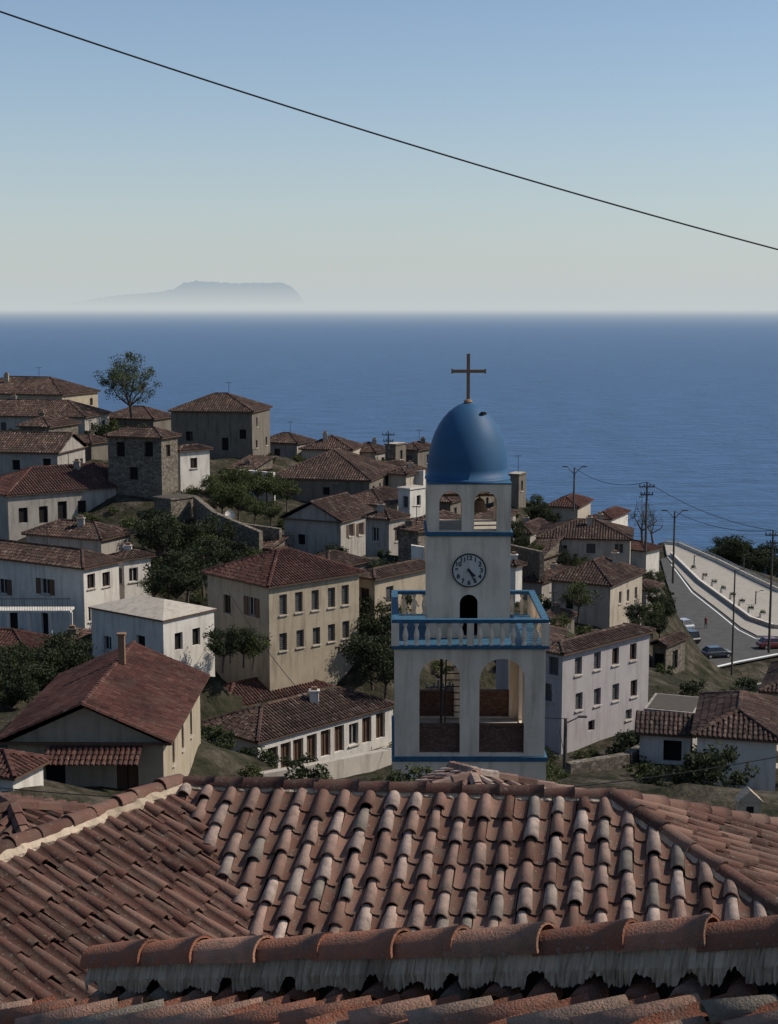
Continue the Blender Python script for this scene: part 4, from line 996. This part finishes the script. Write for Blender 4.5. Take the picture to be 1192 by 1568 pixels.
nt.links.new(c,bs.inputs['Base Color']); bs.inputs['Roughness'].default_value=.45; bs.inputs['Specular IOR Level'].default_value=.2; bs.inputs['IOR'].default_value=1.33
mp2=posmap(nt,(0.03,0.06,1)); n2=N(nt,'ShaderNodeTexNoise'); n2.inputs['Scale'].default_value=1.5; n2.inputs['Detail'].default_value=8; nt.links.new(mp2.outputs[0],n2.inputs['Vector']); bump(nt,bs,n2.outputs[0],.9,6.0)
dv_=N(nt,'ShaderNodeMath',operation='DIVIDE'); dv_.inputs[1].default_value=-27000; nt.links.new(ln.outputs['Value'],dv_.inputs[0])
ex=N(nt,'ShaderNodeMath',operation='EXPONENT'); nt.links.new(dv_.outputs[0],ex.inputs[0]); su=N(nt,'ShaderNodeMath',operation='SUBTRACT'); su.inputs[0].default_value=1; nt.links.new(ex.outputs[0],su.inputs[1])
# distant air-light painted as sea emission: blue over short ranges, pale haze far out
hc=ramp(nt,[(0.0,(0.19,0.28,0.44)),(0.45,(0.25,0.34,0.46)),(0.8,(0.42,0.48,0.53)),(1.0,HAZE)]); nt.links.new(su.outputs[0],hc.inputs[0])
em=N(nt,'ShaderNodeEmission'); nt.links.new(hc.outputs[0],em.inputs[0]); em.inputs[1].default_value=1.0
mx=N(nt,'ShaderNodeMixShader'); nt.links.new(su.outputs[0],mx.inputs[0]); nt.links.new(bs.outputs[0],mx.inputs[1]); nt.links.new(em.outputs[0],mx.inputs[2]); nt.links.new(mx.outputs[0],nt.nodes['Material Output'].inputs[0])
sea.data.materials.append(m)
D0=45000; prof=[(60,470),(95,465),(130,460),(170,453),(210,450),(245,447),(268,442),(282,433),(300,430),(330,432),(360,434),(400,433),(435,433),(447,440),(458,450),(470,470)]
b=MB(); vs=[]
fx=[];rr=random.Random(4)
for u in np.arange(60,471,3):
    v=np.interp(u,[p[0] for p in prof],[p[1] for p in prof])+rr.uniform(-.8,.8)*(1 if 70<u<462 else 0); t=P(float(u),float(v),D0); fx.append(t)
for t in fx: vs+= [(t.x,t.y-1500,-220),(t.x,t.y-500,-220+(t.z+220)*.6),(t.x,t.y,t.z)]
b.add(vs,[(3*i+j,3*(i+1)+j,3*(i+1)+j+1,3*i+j+1) for i in range(len(fx)-1) for j in range(2)])
isl=b.build('distant_island',[])
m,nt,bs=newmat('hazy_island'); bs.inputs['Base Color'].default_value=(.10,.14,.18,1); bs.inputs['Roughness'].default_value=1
em=N(nt,'ShaderNodeEmission'); em.inputs[0].default_value=(.25,.34,.42,1); ad=N(nt,'ShaderNodeMixShader'); ad.inputs[0].default_value=.9; nt.links.new(bs.outputs[0],ad.inputs[1]); nt.links.new(em.outputs[0],ad.inputs[2])  # haze painted as emission on the island, faded out towards its base
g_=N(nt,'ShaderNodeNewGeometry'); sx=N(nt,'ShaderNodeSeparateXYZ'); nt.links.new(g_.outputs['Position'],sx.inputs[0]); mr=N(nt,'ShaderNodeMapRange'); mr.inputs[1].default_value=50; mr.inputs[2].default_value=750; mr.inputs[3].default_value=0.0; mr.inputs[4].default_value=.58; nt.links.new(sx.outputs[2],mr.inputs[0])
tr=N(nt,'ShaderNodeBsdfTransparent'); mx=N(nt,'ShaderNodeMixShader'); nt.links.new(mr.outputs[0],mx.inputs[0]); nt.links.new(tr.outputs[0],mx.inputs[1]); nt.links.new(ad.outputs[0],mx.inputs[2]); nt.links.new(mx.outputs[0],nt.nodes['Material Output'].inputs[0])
isl.data.materials.append(m)
# ---------------------------------------------------------------- light
EL=math.radians(44); AZ=math.radians(84)
w=bpy.data.worlds.new('World'); scene.world=w; w.use_nodes=True; nt=w.node_tree
sk=nt.nodes.new('ShaderNodeTexSky'); sk.sky_type='NISHITA'; sk.sun_disc=False; sk.sun_elevation=EL; sk.sun_rotation=AZ; sk.altitude=200; sk.air_density=1.0; sk.dust_density=0.8; sk.ozone_density=2.0
tint=mixc(nt,1.0,sk.outputs[0],(0.102,0.108,0.113),'MULTIPLY')
tc=N(nt,'ShaderNodeTexCoord'); sx=N(nt,'ShaderNodeSeparateXYZ'); nt.links.new(tc.outputs['Generated'],sx.inputs[0])
ab=N(nt,'ShaderNodeMath',operation='ABSOLUTE'); nt.links.new(sx.outputs[2],ab.inputs[0])
dv2=N(nt,'ShaderNodeMath',operation='DIVIDE'); dv2.inputs[1].default_value=-0.085; nt.links.new(ab.outputs[0],dv2.inputs[0])
e2=N(nt,'ShaderNodeMath',operation='EXPONENT'); nt.links.new(dv2.outputs[0],e2.inputs[0])
hm=mixc(nt,e2.outputs[0],tint,HAZE)
nt.links.new(hm,nt.nodes['Background'].inputs[0]); nt.nodes['Background'].inputs[1].default_value=1.0
sd=bpy.data.lights.new('sun','SUN'); sd.energy=4.3; sd.angle=math.radians(.5); sd.color=(1,.925,.82); so=bpy.data.objects.new('sun',sd); COL.objects.link(so)
S=Vector((math.sin(AZ)*math.cos(EL),math.cos(AZ)*math.cos(EL),math.sin(EL))); so.rotation_euler=S.to_track_quat('Z','Y').to_euler()
scene.view_settings.view_transform='Standard'; scene.view_settings.look='None'; scene.view_settings.exposure=0
